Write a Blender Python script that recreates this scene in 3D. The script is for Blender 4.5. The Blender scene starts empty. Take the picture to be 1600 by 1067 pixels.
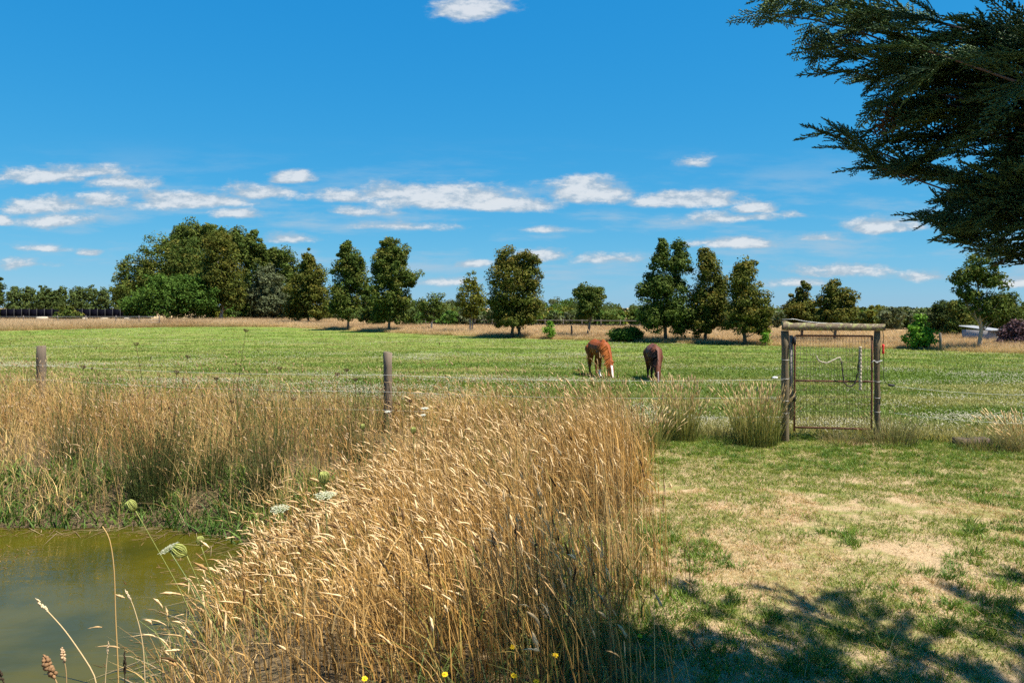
import bpy, bmesh, math, random
import numpy as np
from mathutils import Vector, Matrix, Euler

SC = bpy.context.scene
COL = SC.collection
R = math.radians
rng = np.random.default_rng(7)

# ------------------------------------------------------------------ camera
H, F, HY = 2.4, 1155.0, 481.0          # camera height, focal length in photo pixels, horizon row
cam_d = bpy.data.cameras.new('camera'); cam = bpy.data.objects.new('camera', cam_d); COL.objects.link(cam)
cam.location = (0, 0, H); cam.rotation_euler = (R(90), 0, 0)
cam_d.sensor_width = 36; cam_d.lens = 36 * F / 1600; cam_d.shift_y = -(533.5 - HY) / 1600
cam_d.clip_start = 0.05; cam_d.clip_end = 12000
SC.camera = cam

# ------------------------------------------------------------------ light
SUN_EL = 62.0
sun_h = Vector((0.92, -0.392))          # horizontal direction towards the sun (right, a little behind the camera)
ce = math.cos(R(SUN_EL)); SUN_DIR = Vector((sun_h.x * ce, sun_h.y * ce, math.sin(R(SUN_EL))))
sd = bpy.data.lights.new('sun', 'SUN'); so = bpy.data.objects.new('sun', sd); COL.objects.link(so)
sd.energy = 5.0; sd.angle = R(0.53); sd.color = (1.0, 0.94, 0.84)
so.rotation_euler = SUN_DIR.to_track_quat('Z', 'Y').to_euler()
SC.view_settings.view_transform = 'Standard'; SC.view_settings.look = 'None'
SC.view_settings.exposure = 1.12; SC.view_settings.gamma = 1.0
SC.view_settings.use_curve_mapping = False
SC.render.film_transparent = False
try:
    SC.cycles.use_denoising = False; SC.cycles.use_adaptive_sampling = True; SC.cycles.adaptive_threshold = 0.015; SC.cycles.adaptive_min_samples = 24
    SC.cycles.max_bounces = 4; SC.cycles.diffuse_bounces = 3; SC.cycles.glossy_bounces = 2; SC.cycles.caustics_reflective = False; SC.cycles.caustics_refractive = False; SC.cycles.transmission_bounces = 4
except Exception: pass

class NT:
    """small helper to wire node trees"""
    def __init__(s, tree): s.t = tree; s.n = tree.nodes; s.l = tree.links
    def add(s, kind, **kw):
        nd = s.n.new(kind)
        for k, v in kw.items(): setattr(nd, k, v)
        return nd
    def put(s, sock, v):
        if isinstance(v, bpy.types.NodeSocket): s.l.new(v, sock)
        elif v is not None: sock.default_value = v
    def math(s, op, a, b=None, c=None, clamp=False):
        nd = s.add('ShaderNodeMath', operation=op, use_clamp=clamp)
        s.put(nd.inputs[0], a); s.put(nd.inputs[1], b); s.put(nd.inputs[2], c); return nd.outputs[0]
    def vec(s, op, a, b=None, c=None):
        nd = s.add('ShaderNodeVectorMath', operation=op)
        s.put(nd.inputs[0], a); s.put(nd.inputs[1], b); s.put(nd.inputs[2], c)
        return nd.outputs[1] if op in ('LENGTH', 'DOT_PRODUCT', 'DISTANCE') else nd.outputs[0]
    def mix(s, f, a, b, blend='MIX'):
        nd = s.add('ShaderNodeMix', data_type='RGBA', blend_type=blend)
        s.put(nd.inputs[0], f); s.put(nd.inputs[6], a); s.put(nd.inputs[7], b); return nd.outputs[2]
    def noise(s, vec, scale, detail=4, rough=0.55, dist=0.0):
        nd = s.add('ShaderNodeTexNoise'); s.put(nd.inputs['Vector'], vec)
        nd.inputs['Scale'].default_value = scale; nd.inputs['Detail'].default_value = detail
        nd.inputs['Roughness'].default_value = rough; nd.inputs['Distortion'].default_value = dist
        return nd.outputs[0]
    def smooth(s, v, lo, hi, to0=0.0, to1=1.0):
        nd = s.add('ShaderNodeMapRange', interpolation_type='SMOOTHSTEP'); s.put(nd.inputs[0], v)
        for i, q in zip((1, 2, 3, 4), (lo, hi, to0, to1)): nd.inputs[i].default_value = q
        return nd.outputs[0]
    def comb(s, x, y, z):
        nd = s.add('ShaderNodeCombineXYZ'); s.put(nd.inputs[0], x); s.put(nd.inputs[1], y); s.put(nd.inputs[2], z); return nd.outputs[0]
    def sep(s, v):
        nd = s.add('ShaderNodeSeparateXYZ'); s.put(nd.inputs[0], v); return nd.outputs
def rgb(r, g, b): return (r, g, b, 1.0)

# ------------------------------------------------------------------ sky: Nishita plus fair weather clouds
world = bpy.data.worlds.new('World'); SC.world = world; world.use_nodes = True
w = NT(world.node_tree); w.n.clear()
out = w.add('ShaderNodeOutputWorld'); bg = w.add('ShaderNodeBackground'); w.l.new(bg.outputs[0], out.inputs[0])
sky = w.add('ShaderNodeTexSky', sky_type='NISHITA'); sky.sun_disc = False
sky.sun_elevation = R(SUN_EL); sky.sun_rotation = math.atan2(sun_h.x, sun_h.y)
sky.air_density = 1.0; sky.dust_density = 0.0; sky.ozone_density = 3.2; sky.altitude = 60
tc = w.add('ShaderNodeTexCoord')
dx, dy, dz = w.sep(tc.outputs['Generated'])
ay = w.math('MAXIMUM', w.math('ABSOLUTE', dy), 0.02)
u = w.math('DIVIDE', dx, ay); v = w.math('DIVIDE', dz, ay)
uv = w.comb(u, v, 0.0)
fine_uv = w.comb(w.math('MULTIPLY', u, 1.0), w.math('MULTIPLY', v, 2.4), w.math('MULTIPLY', dy, 0.7))
warp = w.add('ShaderNodeTexNoise'); w.l.new(fine_uv, warp.inputs['Vector']); warp.inputs['Scale'].default_value = 9; warp.inputs['Detail'].default_value = 3
wv = w.vec('MULTIPLY', w.vec('SUBTRACT', warp.outputs[1], (0.5, 0.5, 0.5)), (0.07, 0.022, 0.0))
p = w.vec('ADD', uv, wv)
CL = [(742, 18, 62, 26, 1.15), (60, 278, 80, 16, .85), (150, 270, 60, 14, .7), (195, 292, 70, 15, .75), (70, 325, 80, 18, .9),
      (150, 318, 60, 13, .65), (300, 316, 105, 17, 1.0), (405, 302, 60, 17, .9), (370, 338, 36, 11, .9), (0, 345, 26, 12, .9), (100, 347, 60, 11, .65),
      (457, 278, 28, 12, 1.1), (530, 305, 70, 13, .6), (620, 300, 90, 16, .8), (700, 310, 120, 22, 1.05), (790, 322, 90, 14, .95),
      (905, 290, 48, 15, .75), (918, 308, 70, 22, 1.25), (1075, 316, 95, 15, 1.15), (1180, 328, 34, 12, 1.05), (1150, 342, 70, 11, .65),
      (1155, 383, 52, 13, 1.15), (1090, 255, 30, 12, .5), (1378, 357, 60, 15, 1.15), (65, 388, 42, 9, .85), (135, 393, 14, 7, .9),
      (730, 415, 28, 8, .95), (845, 398, 50, 12, .8), (1320, 425, 80, 14, .8), (1245, 442, 60, 11, .6), (1430, 432, 60, 11, .65), (1580, 440, 40, 11, .7),
      (640, 355, 70, 9, .55), (950, 407, 70, 10, .55), (450, 374, 50, 10, .6), (1285, 373, 34, 8, .55), (1110, 380, 40, 9, .6), (690, 440, 60, 8, .5),
      (850, 362, 40, 8, .55), (30, 415, 60, 9, .5), (1240, 337, 30, 8, .5), (560, 330, 60, 9, .5)]
D = None
for cx, cy, hw, hh, st in CL:
    iu, iv = F / (hw * 1.2), F / (hh * 1.3)
    q = w.vec('MULTIPLY_ADD', p, (iu, iv, 0), (-(cx - 800) / F * iu, -(HY - cy) / F * iv, 0))
    q = w.vec('MAXIMUM', q, w.vec('MULTIPLY', q, (1, -1.9, 0)))
    m = w.math('MULTIPLY_ADD', w.vec('LENGTH', q), -st, st)
    D = m if D is None else w.math('MAXIMUM', D, m)
fb = w.noise(fine_uv, 24, 9, 0.68)
dens = w.math('ADD', D, w.math('MULTIPLY', w.math('SUBTRACT', fb, 0.5), 1.6))
alpha = w.smooth(dens, -0.12, 0.52)
# thin high streaks near the horizon, all round
st_uv = w.comb(w.math('MULTIPLY', u, 1.0), w.math('MULTIPLY', v, 6.0), dy)
streak = w.smooth(w.noise(st_uv, 5.0, 7, 0.62), 0.46, 0.74)
band = w.math('MULTIPLY', w.smooth(v, 0.0, 0.05), w.smooth(v, 0.10, 0.24, 1.0, 0.0))
alpha2 = w.math('MULTIPLY', w.math('MULTIPLY', streak, band), 0.75)
hsv = w.add('ShaderNodeHueSaturation'); w.l.new(sky.outputs[0], hsv.inputs['Color'])
hsv.inputs['Hue'].default_value = 0.493; hsv.inputs['Saturation'].default_value = 1.22; hsv.inputs['Value'].default_value = 1.0
cl_fine = w.noise(fine_uv, 40, 5, 0.6)
fb2 = w.noise(w.vec('ADD', fine_uv, (-.006, .020, 0)), 24, 9, 0.68)
lit = w.math('MULTIPLY', w.math('SUBTRACT', fb, fb2), 2.2)
ccol = w.mix(w.smooth(w.math('ADD', w.math('ADD', dens, lit), w.math('MULTIPLY', w.math('SUBTRACT', cl_fine, .5), .5)), 0.10, 0.95), rgb(2.9, 3.5, 4.1), rgb(5.2, 5.35, 5.5))
sr, sg, sb = w.sep(w.vec('MULTIPLY', hsv.outputs[0], (.47 * .144, .80 * .144, .144)))
gr_ = w.math('MAXIMUM', w.math('MULTIPLY_ADD', sr, .60, -.006), .016)
gg_ = w.math('MULTIPLY', w.math('POWER', sg, .5), .606); gb_ = w.math('MULTIPLY', w.math('POWER', sb, .27), .80)
skyc = w.vec('SCALE', w.comb(gr_, gg_, gb_)); skyc.node.inputs[3].default_value = 1 / .1546
c1 = w.mix(alpha2, skyc, rgb(2.7, 3.7, 4.6))
c2 = w.mix(w.math('MULTIPLY', alpha, 0.86), c1, ccol)
w.l.new(c2, bg.inputs['Color']); bg.inputs['Strength'].default_value = 0.071

# ------------------------------------------------------------------ geometry helpers
def P(px, py, Y): return np.array([(px - 800) / F * Y, Y, H - (py - HY) / F * Y])
def YG(py, z=0.0): return (H - z) * F / (py - HY)
def sstep(a, b, x):
    t = np.clip((x - a) / (b - a), 0, 1); return t * t * (3 - 2 * t)
def vnoise(x, y, s, seed=0):
    """cheap smooth value noise on numpy arrays"""
    x = np.asarray(x, float) * s + seed * 17.13; y = np.asarray(y, float) * s + seed * 9.71
    xi = np.floor(x); yi = np.floor(y); fx = x - xi; fy = y - yi
    fx = fx * fx * (3 - 2 * fx); fy = fy * fy * (3 - 2 * fy)
    def h(a, b):
        q = np.sin(a * 127.1 + b * 311.7 + seed * 3.3) * 43758.5453; return q - np.floor(q)
    return (h(xi, yi) * (1 - fx) + h(xi + 1, yi) * fx) * (1 - fy) + (h(xi, yi + 1) * (1 - fx) + h(xi + 1, yi + 1) * fx) * fy
POND_C, POND_R, WATER_Z = (-7.6, 6.2), (4.75, 3.55), -0.5
def pond_r(x, y):
    a = np.abs((x - POND_C[0]) / POND_R[0]); b = np.abs((y - POND_C[1]) / POND_R[1])
    wob = 1 + 0.05 * (vnoise(x, y, 0.9, 3) - 0.5) + 0.03 * (vnoise(x, y, 2.7, 4) - .5)
    return (a ** 4 + b ** 4) ** 0.25 * wob
def ground_z(x, y):
    x = np.asarray(x, float); y = np.asarray(y, float)
    r = pond_r(x, y)
    z = -0.5 * (1 - sstep(0.98, 1.34, r)) - 0.9 * (1 - sstep(0.6, 1.0, r)) - 0.12 * (1 - sstep(0.96, 1.03, r))
    near = 1 - sstep(14, 30, y)
    z += near * (0.07 * (vnoise(x, y, 0.7, 1) - .5) + 0.03 * (vnoise(x, y, 2.3, 2) - .5)) * sstep(1.0, 1.3, r)
    z += sstep(200, 900, np.hypot(x, y)) * 0.6 * (vnoise(x, y, 0.004, 8) - 0.5)
    return z
FX = np.array([-4000, -200, -53, -43, -29, -9.6, 0, 9, 16, 22.5, 27, 60, 4000]); FYV = np.array([70, 70, 77, 93, 93, 69, 59, 51, 47, 43, 39, 20, -400])
def strip_front(x): return np.interp(x, FX, FYV)
NX = np.array([-4000, -10.6, -2.4, 4.95, 6.6, 9.2, 40, 4000]); NYV = np.array([60, 16.6, 14.3, 13.3, 13.3, 12.3, 0, -900])
def fence_y(x): return np.interp(x, NX, NYV)

def mesh_np(name, verts, quads=None, tris=None, mat=None, parent=None, tint=None, smooth=False, link=True):
    verts = np.asarray(verts, np.float32)
    me = bpy.data.meshes.new(name)
    parts = []; tot = []
    if quads is not None and len(quads): parts.append(np.asarray(quads, np.int32).ravel()); tot.append(np.full(len(quads), 4, np.int32))
    if tris is not None and len(tris): parts.append(np.asarray(tris, np.int32).ravel()); tot.append(np.full(len(tris), 3, np.int32))
    li = np.concatenate(parts); lt = np.concatenate(tot); ls = np.concatenate([[0], np.cumsum(lt)[:-1]]).astype(np.int32)
    me.vertices.add(len(verts)); me.vertices.foreach_set('co', verts.ravel())
    me.loops.add(len(li)); me.loops.foreach_set('vertex_index', li)
    me.polygons.add(len(lt)); me.polygons.foreach_set('loop_start', ls); me.polygons.foreach_set('loop_total', lt)
    if smooth: me.polygons.foreach_set('use_smooth', np.ones(len(lt), bool))
    if tint is not None:
        at = me.attributes.new('tint', 'FLOAT_COLOR', 'POINT')
        c = np.ones((len(verts), 4), np.float32); c[:, :3] = tint
        at.data.foreach_set('color', c.ravel())
    me.update(calc_edges=True)
    ob = bpy.data.objects.new(name, me)
    if mat is not None: me.materials.append(mat)
    if link: COL.objects.link(ob)
    if parent is not None: ob.parent = parent
    return ob
def empty(name, loc=(0, 0, 0), rz=0.0):
    o = bpy.data.objects.new(name, None); COL.objects.link(o); o.location = loc; o.rotation_euler = (0, 0, rz); o.empty_display_size = .2; return o
def tag(o, label=None, cat=None, group=None, kind=None):
    if label: o['label'] = label
    if cat: o['category'] = cat
    if group: o['group'] = group
    if kind: o['kind'] = kind
    return o

class Geo:
    """collects tris/quads with a colour per vertex"""
    def __init__(s): s.v = []; s.q = []; s.t = []; s.c = []; s.n = 0
    def add(s, v, q=None, t=None, c=(1, 1, 1)):
        v = np.asarray(v, float).reshape(-1, 3)
        if q is not None and len(q): s.q.append(np.asarray(q, int).reshape(-1, 4) + s.n)
        if t is not None and len(t): s.t.append(np.asarray(t, int).reshape(-1, 3) + s.n)
        c = np.asarray(c, float)
        s.c.append(np.broadcast_to(c, (len(v), 3)) if c.ndim == 1 else c)
        s.v.append(v); s.n += len(v)
    def build(s, name, mat, parent=None, smooth=False, loc=None, link=True):
        v = np.concatenate(s.v)
        if loc is not None: v = v - np.asarray(loc)
        ob = mesh_np(name, v, np.concatenate(s.q) if s.q else None, np.concatenate(s.t) if s.t else None, mat, parent, np.concatenate(s.c), smooth, link)
        return ob
def frame_of(d):
    d = d / (np.linalg.norm(d) + 1e-9)
    a = np.array([0, 0, 1.0]) if abs(d[2]) < .9 else np.array([1.0, 0, 0])
    s = np.cross(d, a); s /= np.linalg.norm(s); return s, np.cross(s, d)
def tube(g, pts, rad, sides=6, c=(1, 1, 1), cap=True, wob=0.0):
    pts = np.asarray(pts, float); n = len(pts); rad = np.broadcast_to(np.asarray(rad, float), (n,))
    dirs = np.gradient(pts, axis=0); vs = []
    s0 = None
    for i in range(n):
        a, b = frame_of(dirs[i])
        if s0 is not None:
            a2 = s0 - dirs[i] * (s0 @ dirs[i]) / (dirs[i] @ dirs[i] + 1e-12)
            if np.linalg.norm(a2) > 1e-6: a = a2 / np.linalg.norm(a2); b = np.cross(a, dirs[i] / np.linalg.norm(dirs[i]))
        s0 = a
        th = np.arange(sides) * 2 * math.pi / sides
        rr = rad[i] * (1 + wob * rng.uniform(-1, 1, sides))
        vs.append(pts[i] + np.outer(np.cos(th) * rr, a) + np.outer(np.sin(th) * rr, b))
    q = [(i * sides + k, i * sides + (k + 1) % sides, (i + 1) * sides + (k + 1) % sides, (i + 1) * sides + k) for i in range(n - 1) for k in range(sides)]
    V = np.concatenate(vs); t = []
    if cap:
        V = np.concatenate([V, pts[:1], pts[-1:]]); b0, b1 = n * sides, n * sides + 1
        t = [(b0, (k + 1) % sides, k) for k in range(sides)] + [(b1, (n - 1) * sides + k, (n - 1) * sides + (k + 1) % sides) for k in range(sides)]
    g.add(V, q, t, c)
def box(g, lo, hi, c=(1, 1, 1), jit=0.0):
    x0, y0, z0 = lo; x1, y1, z1 = hi
    v = np.array([(x0, y0, z0), (x1, y0, z0), (x1, y1, z0), (x0, y1, z0), (x0, y0, z1), (x1, y0, z1), (x1, y1, z1), (x0, y1, z1)], float)
    if jit: v += rng.uniform(-jit, jit, v.shape)
    g.add(v, [(0, 3, 2, 1), (4, 5, 6, 7), (0, 1, 5, 4), (1, 2, 6, 5), (2, 3, 7, 6), (3, 0, 4, 7)], None, c)
def blades(base, h, lean, width, face, col_lo, col_hi, segs=3, droop=1.6):
    """N tapering strips. base (N,3); lean (N,2) horizontal travel of the tip; returns verts, quads, tris, colours"""
    N = len(base); k = np.linspace(0, 1, segs + 1)
    h = np.broadcast_to(h, (N,)); width = np.broadcast_to(width, (N,))
    off = lean[:, None, :] * (k[None, :, None] ** droop)
    L = np.linalg.norm(lean, axis=1)
    hz = h[:, None] * k[None, :] * (1 - 0.25 * np.clip(L / h, 0, 1.5)[:, None] * k[None, :] ** 2)
    side = np.stack([np.cos(face), np.sin(face)], 1)
    wd = width[:, None] * (1 - k[None, :] ** 2.2 * 0.999) * 0.5
    cx = base[:, None, 0] + off[:, :, 0]; cy = base[:, None, 1] + off[:, :, 1]; cz = base[:, None, 2] + hz
    Lf = np.stack([cx - side[:, None, 0] * wd, cy - side[:, None, 1] * wd, cz], 2)
    Rt = np.stack([cx + side[:, None, 0] * wd, cy + side[:, None, 1] * wd, cz], 2)
    V = np.stack([Lf, Rt], 2)                                   # N, segs+1, 2, 3
    V = V.reshape(N, -1, 3)[:, :segs * 2 + 1]                    # last ring collapses to one vertex
    nv = segs * 2 + 1; b = (np.arange(N) * nv)[:, None]
    Q = np.concatenate([b + np.array([[2 * i, 2 * i + 1, 2 * i + 3, 2 * i + 2]]) for i in range(segs - 1)]) if segs > 1 else None
    T = b + np.array([[2 * segs - 2, 2 * segs - 1, 2 * segs]])
    kk = np.repeat(k, 2)[:nv]
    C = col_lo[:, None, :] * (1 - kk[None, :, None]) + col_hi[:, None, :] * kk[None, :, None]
    return V.reshape(-1, 3), Q, T, C.reshape(-1, 3)
def seed_heads(base, dirv, length, rad, col, rings=8, sides=4, lump=0.55, bend=None):
    """N lumpy spindles starting at base and running along dirv, drooping by bend"""
    N = len(base); k = np.linspace(0, 1, rings)
    prof = np.sin(np.clip(k * 0.94 + 0.06, 0, 1) ** 0.75 * math.pi) ** 0.6 * 1.0; prof[-1] = 0.06; prof[0] = 0.25
    d = dirv / np.linalg.norm(dirv, axis=1, keepdims=True)
    up = np.tile(np.array([0.13, 0.21, 1.0]), (N, 1)); s = np.cross(d, up); s /= np.linalg.norm(s, axis=1, keepdims=True) + 1e-9; t = np.cross(s, d)
    ctr = base[:, None, :] + d[:, None, :] * (k[None, :, None] * length[:, None, None])
    if bend is not None: ctr = ctr + bend[:, None, :] * (k[None, :, None] ** 2) * length[:, None, None]
    rr = rad[:, None] * prof[None, :] * (1 + lump * rng.uniform(-1, 1, (N, rings)))
    th = np.arange(sides) * 2 * math.pi / sides
    ro = s[:, None, None, :] * np.cos(th)[None, None, :, None] + t[:, None, None, :] * np.sin(th)[None, None, :, None]
    rj = rr[:, :, None, None] * (1 + 0.3 * rng.uniform(-1, 1, (N, rings, sides, 1)))
    V = ctr[:, :, None, :] + ro * rj
    nv = rings * sides; b = (np.arange(N) * nv)[:, None]
    pat = np.array([[i * sides + a, i * sides + (a + 1) % sides, (i + 1) * sides + (a + 1) % sides, (i + 1) * sides + a] for i in range(rings - 1) for a in range(sides)])
    Q = (b[:, :, None] + pat[None]).reshape(-1, 4)
    C = np.repeat(col[:, None, :], nv, 1) * (1 + 0.18 * rng.uniform(-1, 1, (N, nv, 1)))
    return V.reshape(-1, 3), Q, None, C.reshape(-1, 3)
def lerp(a, b, t): a = np.asarray(a, float); b = np.asarray(b, float); t = np.asarray(t)[..., None]; return a * (1 - t) + b * t

# ------------------------------------------------------------------ materials
def mat_new(name):
    m = bpy.data.materials.new(name); m.use_nodes = True; t = NT(m.node_tree); t.n.clear()
    o = t.add('ShaderNodeOutputMaterial'); return m, t, o
def principled(t, o, col, rough=0.8, spec=0.25, metal=0.0, normal=None):
    b = t.add('ShaderNodeBsdfPrincipled'); t.put(b.inputs['Base Color'], col); t.put(b.inputs['Roughness'], rough)
    b.inputs['Specular IOR Level'].default_value = spec; t.put(b.inputs['Metallic'], metal)
    if normal is not None: t.l.new(normal, b.inputs['Normal'])
    t.l.new(b.outputs[0], o.inputs[0]); return b
def bump(t, h, strength=0.4, dist=0.02):
    b = t.add('ShaderNodeBump'); t.l.new(h, b.inputs['Height']); b.inputs['Strength'].default_value = strength; b.inputs['Distance'].default_value = dist; return b.outputs[0]
def leaf_mat(name, trans=0.25, instanced=False, spec=0.25, rough=0.55, tcol=(1.25, 1.2, 0.6)):
    m, t, o = mat_new(name)
    a = t.add('ShaderNodeAttribute', attribute_name='tint'); col = a.outputs[0]
    if instanced:
        b = t.add('ShaderNodeAttribute', attribute_name='icol', attribute_type='INSTANCER'); col = t.mix(1.0, col, b.outputs[0], 'MULTIPLY')
    b = t.add('ShaderNodeBsdfPrincipled'); t.l.new(col, b.inputs['Base Color']); b.inputs['Roughness'].default_value = rough; b.inputs['Specular IOR Level'].default_value = spec
    tr = t.add('ShaderNodeBsdfTranslucent'); t.l.new(t.mix(1.0, col, rgb(*tcol), 'MULTIPLY'), tr.inputs[0])
    mx = t.add('ShaderNodeMixShader'); mx.inputs[0].default_value = trans
    t.l.new(b.outputs[0], mx.inputs[1]); t.l.new(tr.outputs[0], mx.inputs[2]); t.l.new(mx.outputs[0], o.inputs[0]); return m
M_LEAF = leaf_mat('tree_leaves', 0.18, spec=0.06, rough=0.7)
M_STRAW = leaf_mat('dry_straw', 0.22, spec=0.08, rough=0.75, tcol=(1.1, 1.0, 0.8))
M_GREENBLADE = leaf_mat('green_blades', 0.3)
M_GRASS_I = leaf_mat('grass_tufts', 0.28, True, tcol=(1.1, 1.1, 0.7))
M_NEEDLE = leaf_mat('cypress_sprays', 0.2, True, spec=0.3)
def tint_mat(name, rough=0.85, spec=0.2, nscale=40, nstr=0.35, stretch=(1, 1, 1), bumpd=0.01, lichen=None):
    """vertex colour times noise grain"""
    m, t, o = mat_new(name)
    a = t.add('ShaderNodeAttribute', attribute_name='tint')
    tcn = t.add('ShaderNodeTexCoord'); vv = t.vec('MULTIPLY', tcn.outputs['Object'], stretch)
    n = t.noise(vv, nscale, 6, 0.65); k = t.math('MULTIPLY_ADD', n, 2 * nstr, 1 - nstr)
    col = t.vec('SCALE', a.outputs[0]); col.node.inputs[3].default_value = 1; t.l.new(k, col.node.inputs[3])
    if lichen:
        n2 = t.noise(tcn.outputs['Object'], lichen[0], 6, 0.7); col = t.mix(t.smooth(n2, lichen[1], lichen[1] + 0.08), col, rgb(*lichen[2]))
        n3 = t.noise(tcn.outputs['Object'], lichen[0] * 2.3, 5, 0.7); col = t.mix(t.smooth(n3, lichen[1] + .08, lichen[1] + 0.14), col, rgb(*lichen[3]))
    principled(t, o, col, rough, spec, 0, bump(t, n, 0.6, bumpd)); return m
M_BARK = tint_mat('bark', 0.9, 0.15, 14, 0.5, (1, 1, .25), 0.03)
M_POST = tint_mat('weathered_post', 0.9, 0.15, 30, 0.55, (1, 1, .08), 0.012)
M_LICHEN = tint_mat('lichen_timber', 0.95, 0.1, 34, 0.45, (.12, 1, 1), 0.012, (12, .50, (.24, .24, .10), (.36, .33, .24)))
M_RUST = tint_mat('rusty_pipe', 0.85, 0.3, 45, 0.5, (1, 1, 1), 0.004)
M_PLAIN = tint_mat('plain', 0.7, 0.3, 60, 0.12)
M_BLACK = tint_mat('black_sheet', 1.0, 0.0, 20, 0.4)
M_ROPE = tint_mat('rope', 0.95, 0.1, 110, 0.55, (1, 1, 1), 0.006)
M_COAT = tint_mat('horse_coat', 0.58, 0.15, 14, 0.10, (1, 1, 1), 0.002)
M_HAIR = tint_mat('horse_hair', 0.8, 0.12, 60, 0.25)
m, t, o = mat_new('galvanised_wire'); principled(t, o, rgb(.55, .55, .53), 0.45, 0.5, 0.4); M_WIRE = m
m, t, o = mat_new('white_electric_wire'); principled(t, o, rgb(.6, .6, .56), 0.6, 0.3); M_WHITEWIRE = m

def ground_material():
    m, t, o = mat_new('ground_soil_and_turf')
    a = t.add('ShaderNodeAttribute', attribute_name='tint'); zr, zg, zb = t.sep(a.outputs[0])
    geo = t.add('ShaderNodeNewGeometry'); pos = geo.outputs['Position']
    n1 = t.noise(pos, 0.55, 5, 0.6); n2 = t.noise(pos, 3.2, 6, 0.68); n3 = t.noise(pos, 26, 5, 0.7); n4 = t.noise(pos, 120, 3, 0.7)
    # lawn: bleached straw thatch, bare earth and green regrowth
    lawn = t.mix(t.smooth(n3, .36, .64), rgb(.23, .15, .08), rgb(.43, .31, .17))
    lawn = t.mix(t.smooth(n4, .45, .62), lawn, rgb(.46, .345, .205))
    lawn = t.mix(t.math('MULTIPLY', t.smooth(n2, .60, .74), .6), lawn, rgb(.22, .155, .10))
    g = t.smooth(t.math('ADD', t.math('MULTIPLY', n1, .5), t.math('MULTIPLY', n2, .5)), .47, .60)
    lawn = t.mix(t.math('MULTIPLY', g, .7), lawn, rgb(.13, .165, .025))
    # paddock: mown green with clover and bleached swathes running across
    sp = t.vec('MULTIPLY', pos, (.16, 1.0, 1.0)); s1 = t.noise(sp, .55, 6, .66); s2 = t.noise(sp, 2.2, 5, .7)
    pd = t.mix(t.smooth(n1, .35, .65), rgb(.10, .165, .02), rgb(.15, .195, .035))
    pd = t.mix(t.math('MULTIPLY', t.smooth(s1, .50, .66), .65), pd, rgb(.30, .27, .10))
    pd = t.mix(t.math('MULTIPLY', t.smooth(s2, .58, .70), .4), pd, rgb(.30, .28, .15))
    pd = t.mix(t.math('MULTIPLY', t.smooth(n3, .5, .7), .35), pd, rgb(.075, .13, .016))
    dry = t.mix(t.smooth(n2, .35, .65), rgb(.34, .215, .10), rgb(.48, .35, .185))
    dry = t.mix(t.smooth(s2, .5, .65), dry, rgb(.52, .40, .22))
    mud = t.mix(t.smooth(n3, .4, .6), rgb(.05, .038, .02), rgb(.11, .08, .045))
    thatch = t.mix(t.smooth(n3, .35, .65), rgb(.07, .05, .028), rgb(.20, .14, .07)); c = t.mix(zr, thatch, lawn); c = t.mix(zg, c, pd); c = t.mix(zb, c, dry)
    al = t.math('SUBTRACT', 1.0, t.smooth(t.sep(pos)[2], -.55, -.22)); c = t.mix(al, c, mud)
    principled(t, o, c, 0.95, 0.08, 0, bump(t, t.math('ADD', n3, t.math('MULTIPLY', n4, .5)), .7, .03)); return m
M_GROUND = ground_material()
def water_material():
    m, t, o = mat_new('murky_pond_water'); geo = t.add('ShaderNodeNewGeometry'); pos = geo.outputs['Position']
    n = t.noise(t.vec('MULTIPLY', pos, (1, 2.2, 1)), 2.2, 3, .5, .6); n2 = t.noise(pos, 9, 3, .55); n3 = t.noise(pos, .8, 4, .6)
    col = t.mix(t.smooth(n3, .35, .65), rgb(.062, .054, .004), rgb(.036, .037, .005))
    b = principled(t, o, col, .02, .5, 0, bump(t, t.math('ADD', n, t.math('MULTIPLY', n2, .18)), .11, .05)); b.inputs['IOR'].default_value = 1.33
    return m

# ------------------------------------------------------------------ setting
def build_ground():
    gx = np.concatenate([-np.geomspace(90, 5000, 24)[::-1], np.arange(-88, -16, 2.0), np.arange(-16, 12, 0.22), np.arange(12, 90, 2.0), np.geomspace(92, 5000, 24)])
    gy = np.concatenate([-np.geomspace(6, 3000, 16)[::-1], np.arange(-4, 2, 1.0), np.arange(2, 19, 0.17), np.arange(19, 120, 1.0), np.geomspace(121, 6000, 30)])
    X, Y = np.meshgrid(gx, gy); nx, ny = len(gx), len(gy)
    Z = ground_z(X, Y); V = np.stack([X, Y, Z], 2).reshape(-1, 3)
    i, j = np.meshgrid(np.arange(nx - 1), np.arange(ny - 1)); a = (j * nx + i).ravel()
    Q = np.stack([a, a + 1, a + nx + 1, a + nx], 1)
    fy = fence_y(X) + 0.7 + 0.9 * (vnoise(X, Y, .6, 12) - .5)
    sf = strip_front(X) + 2.5 * (vnoise(X, Y, .25, 11) - .5)
    zg = sstep(-.5, .6, Y - fy) ; zb = sstep(-.8, 1.2, Y - sf)
    zb = np.maximum(zb, 0)
    ob = mesh_np('ground', V, Q, None, M_GROUND, None, np.stack([sstep(-.25, .35, X - np.interp(Y, [3, 5.2, 9.5, 13.5], [.62, .92, 1.52, 2.1]) + .5 * (vnoise(X, Y, 1.5, 13) - .5)), zg, zb], 2).reshape(-1, 3), True)
    tag(ob, 'patchy ground of bleached lawn, green paddock and dry far verge', kind='structure')
build_ground()
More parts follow.
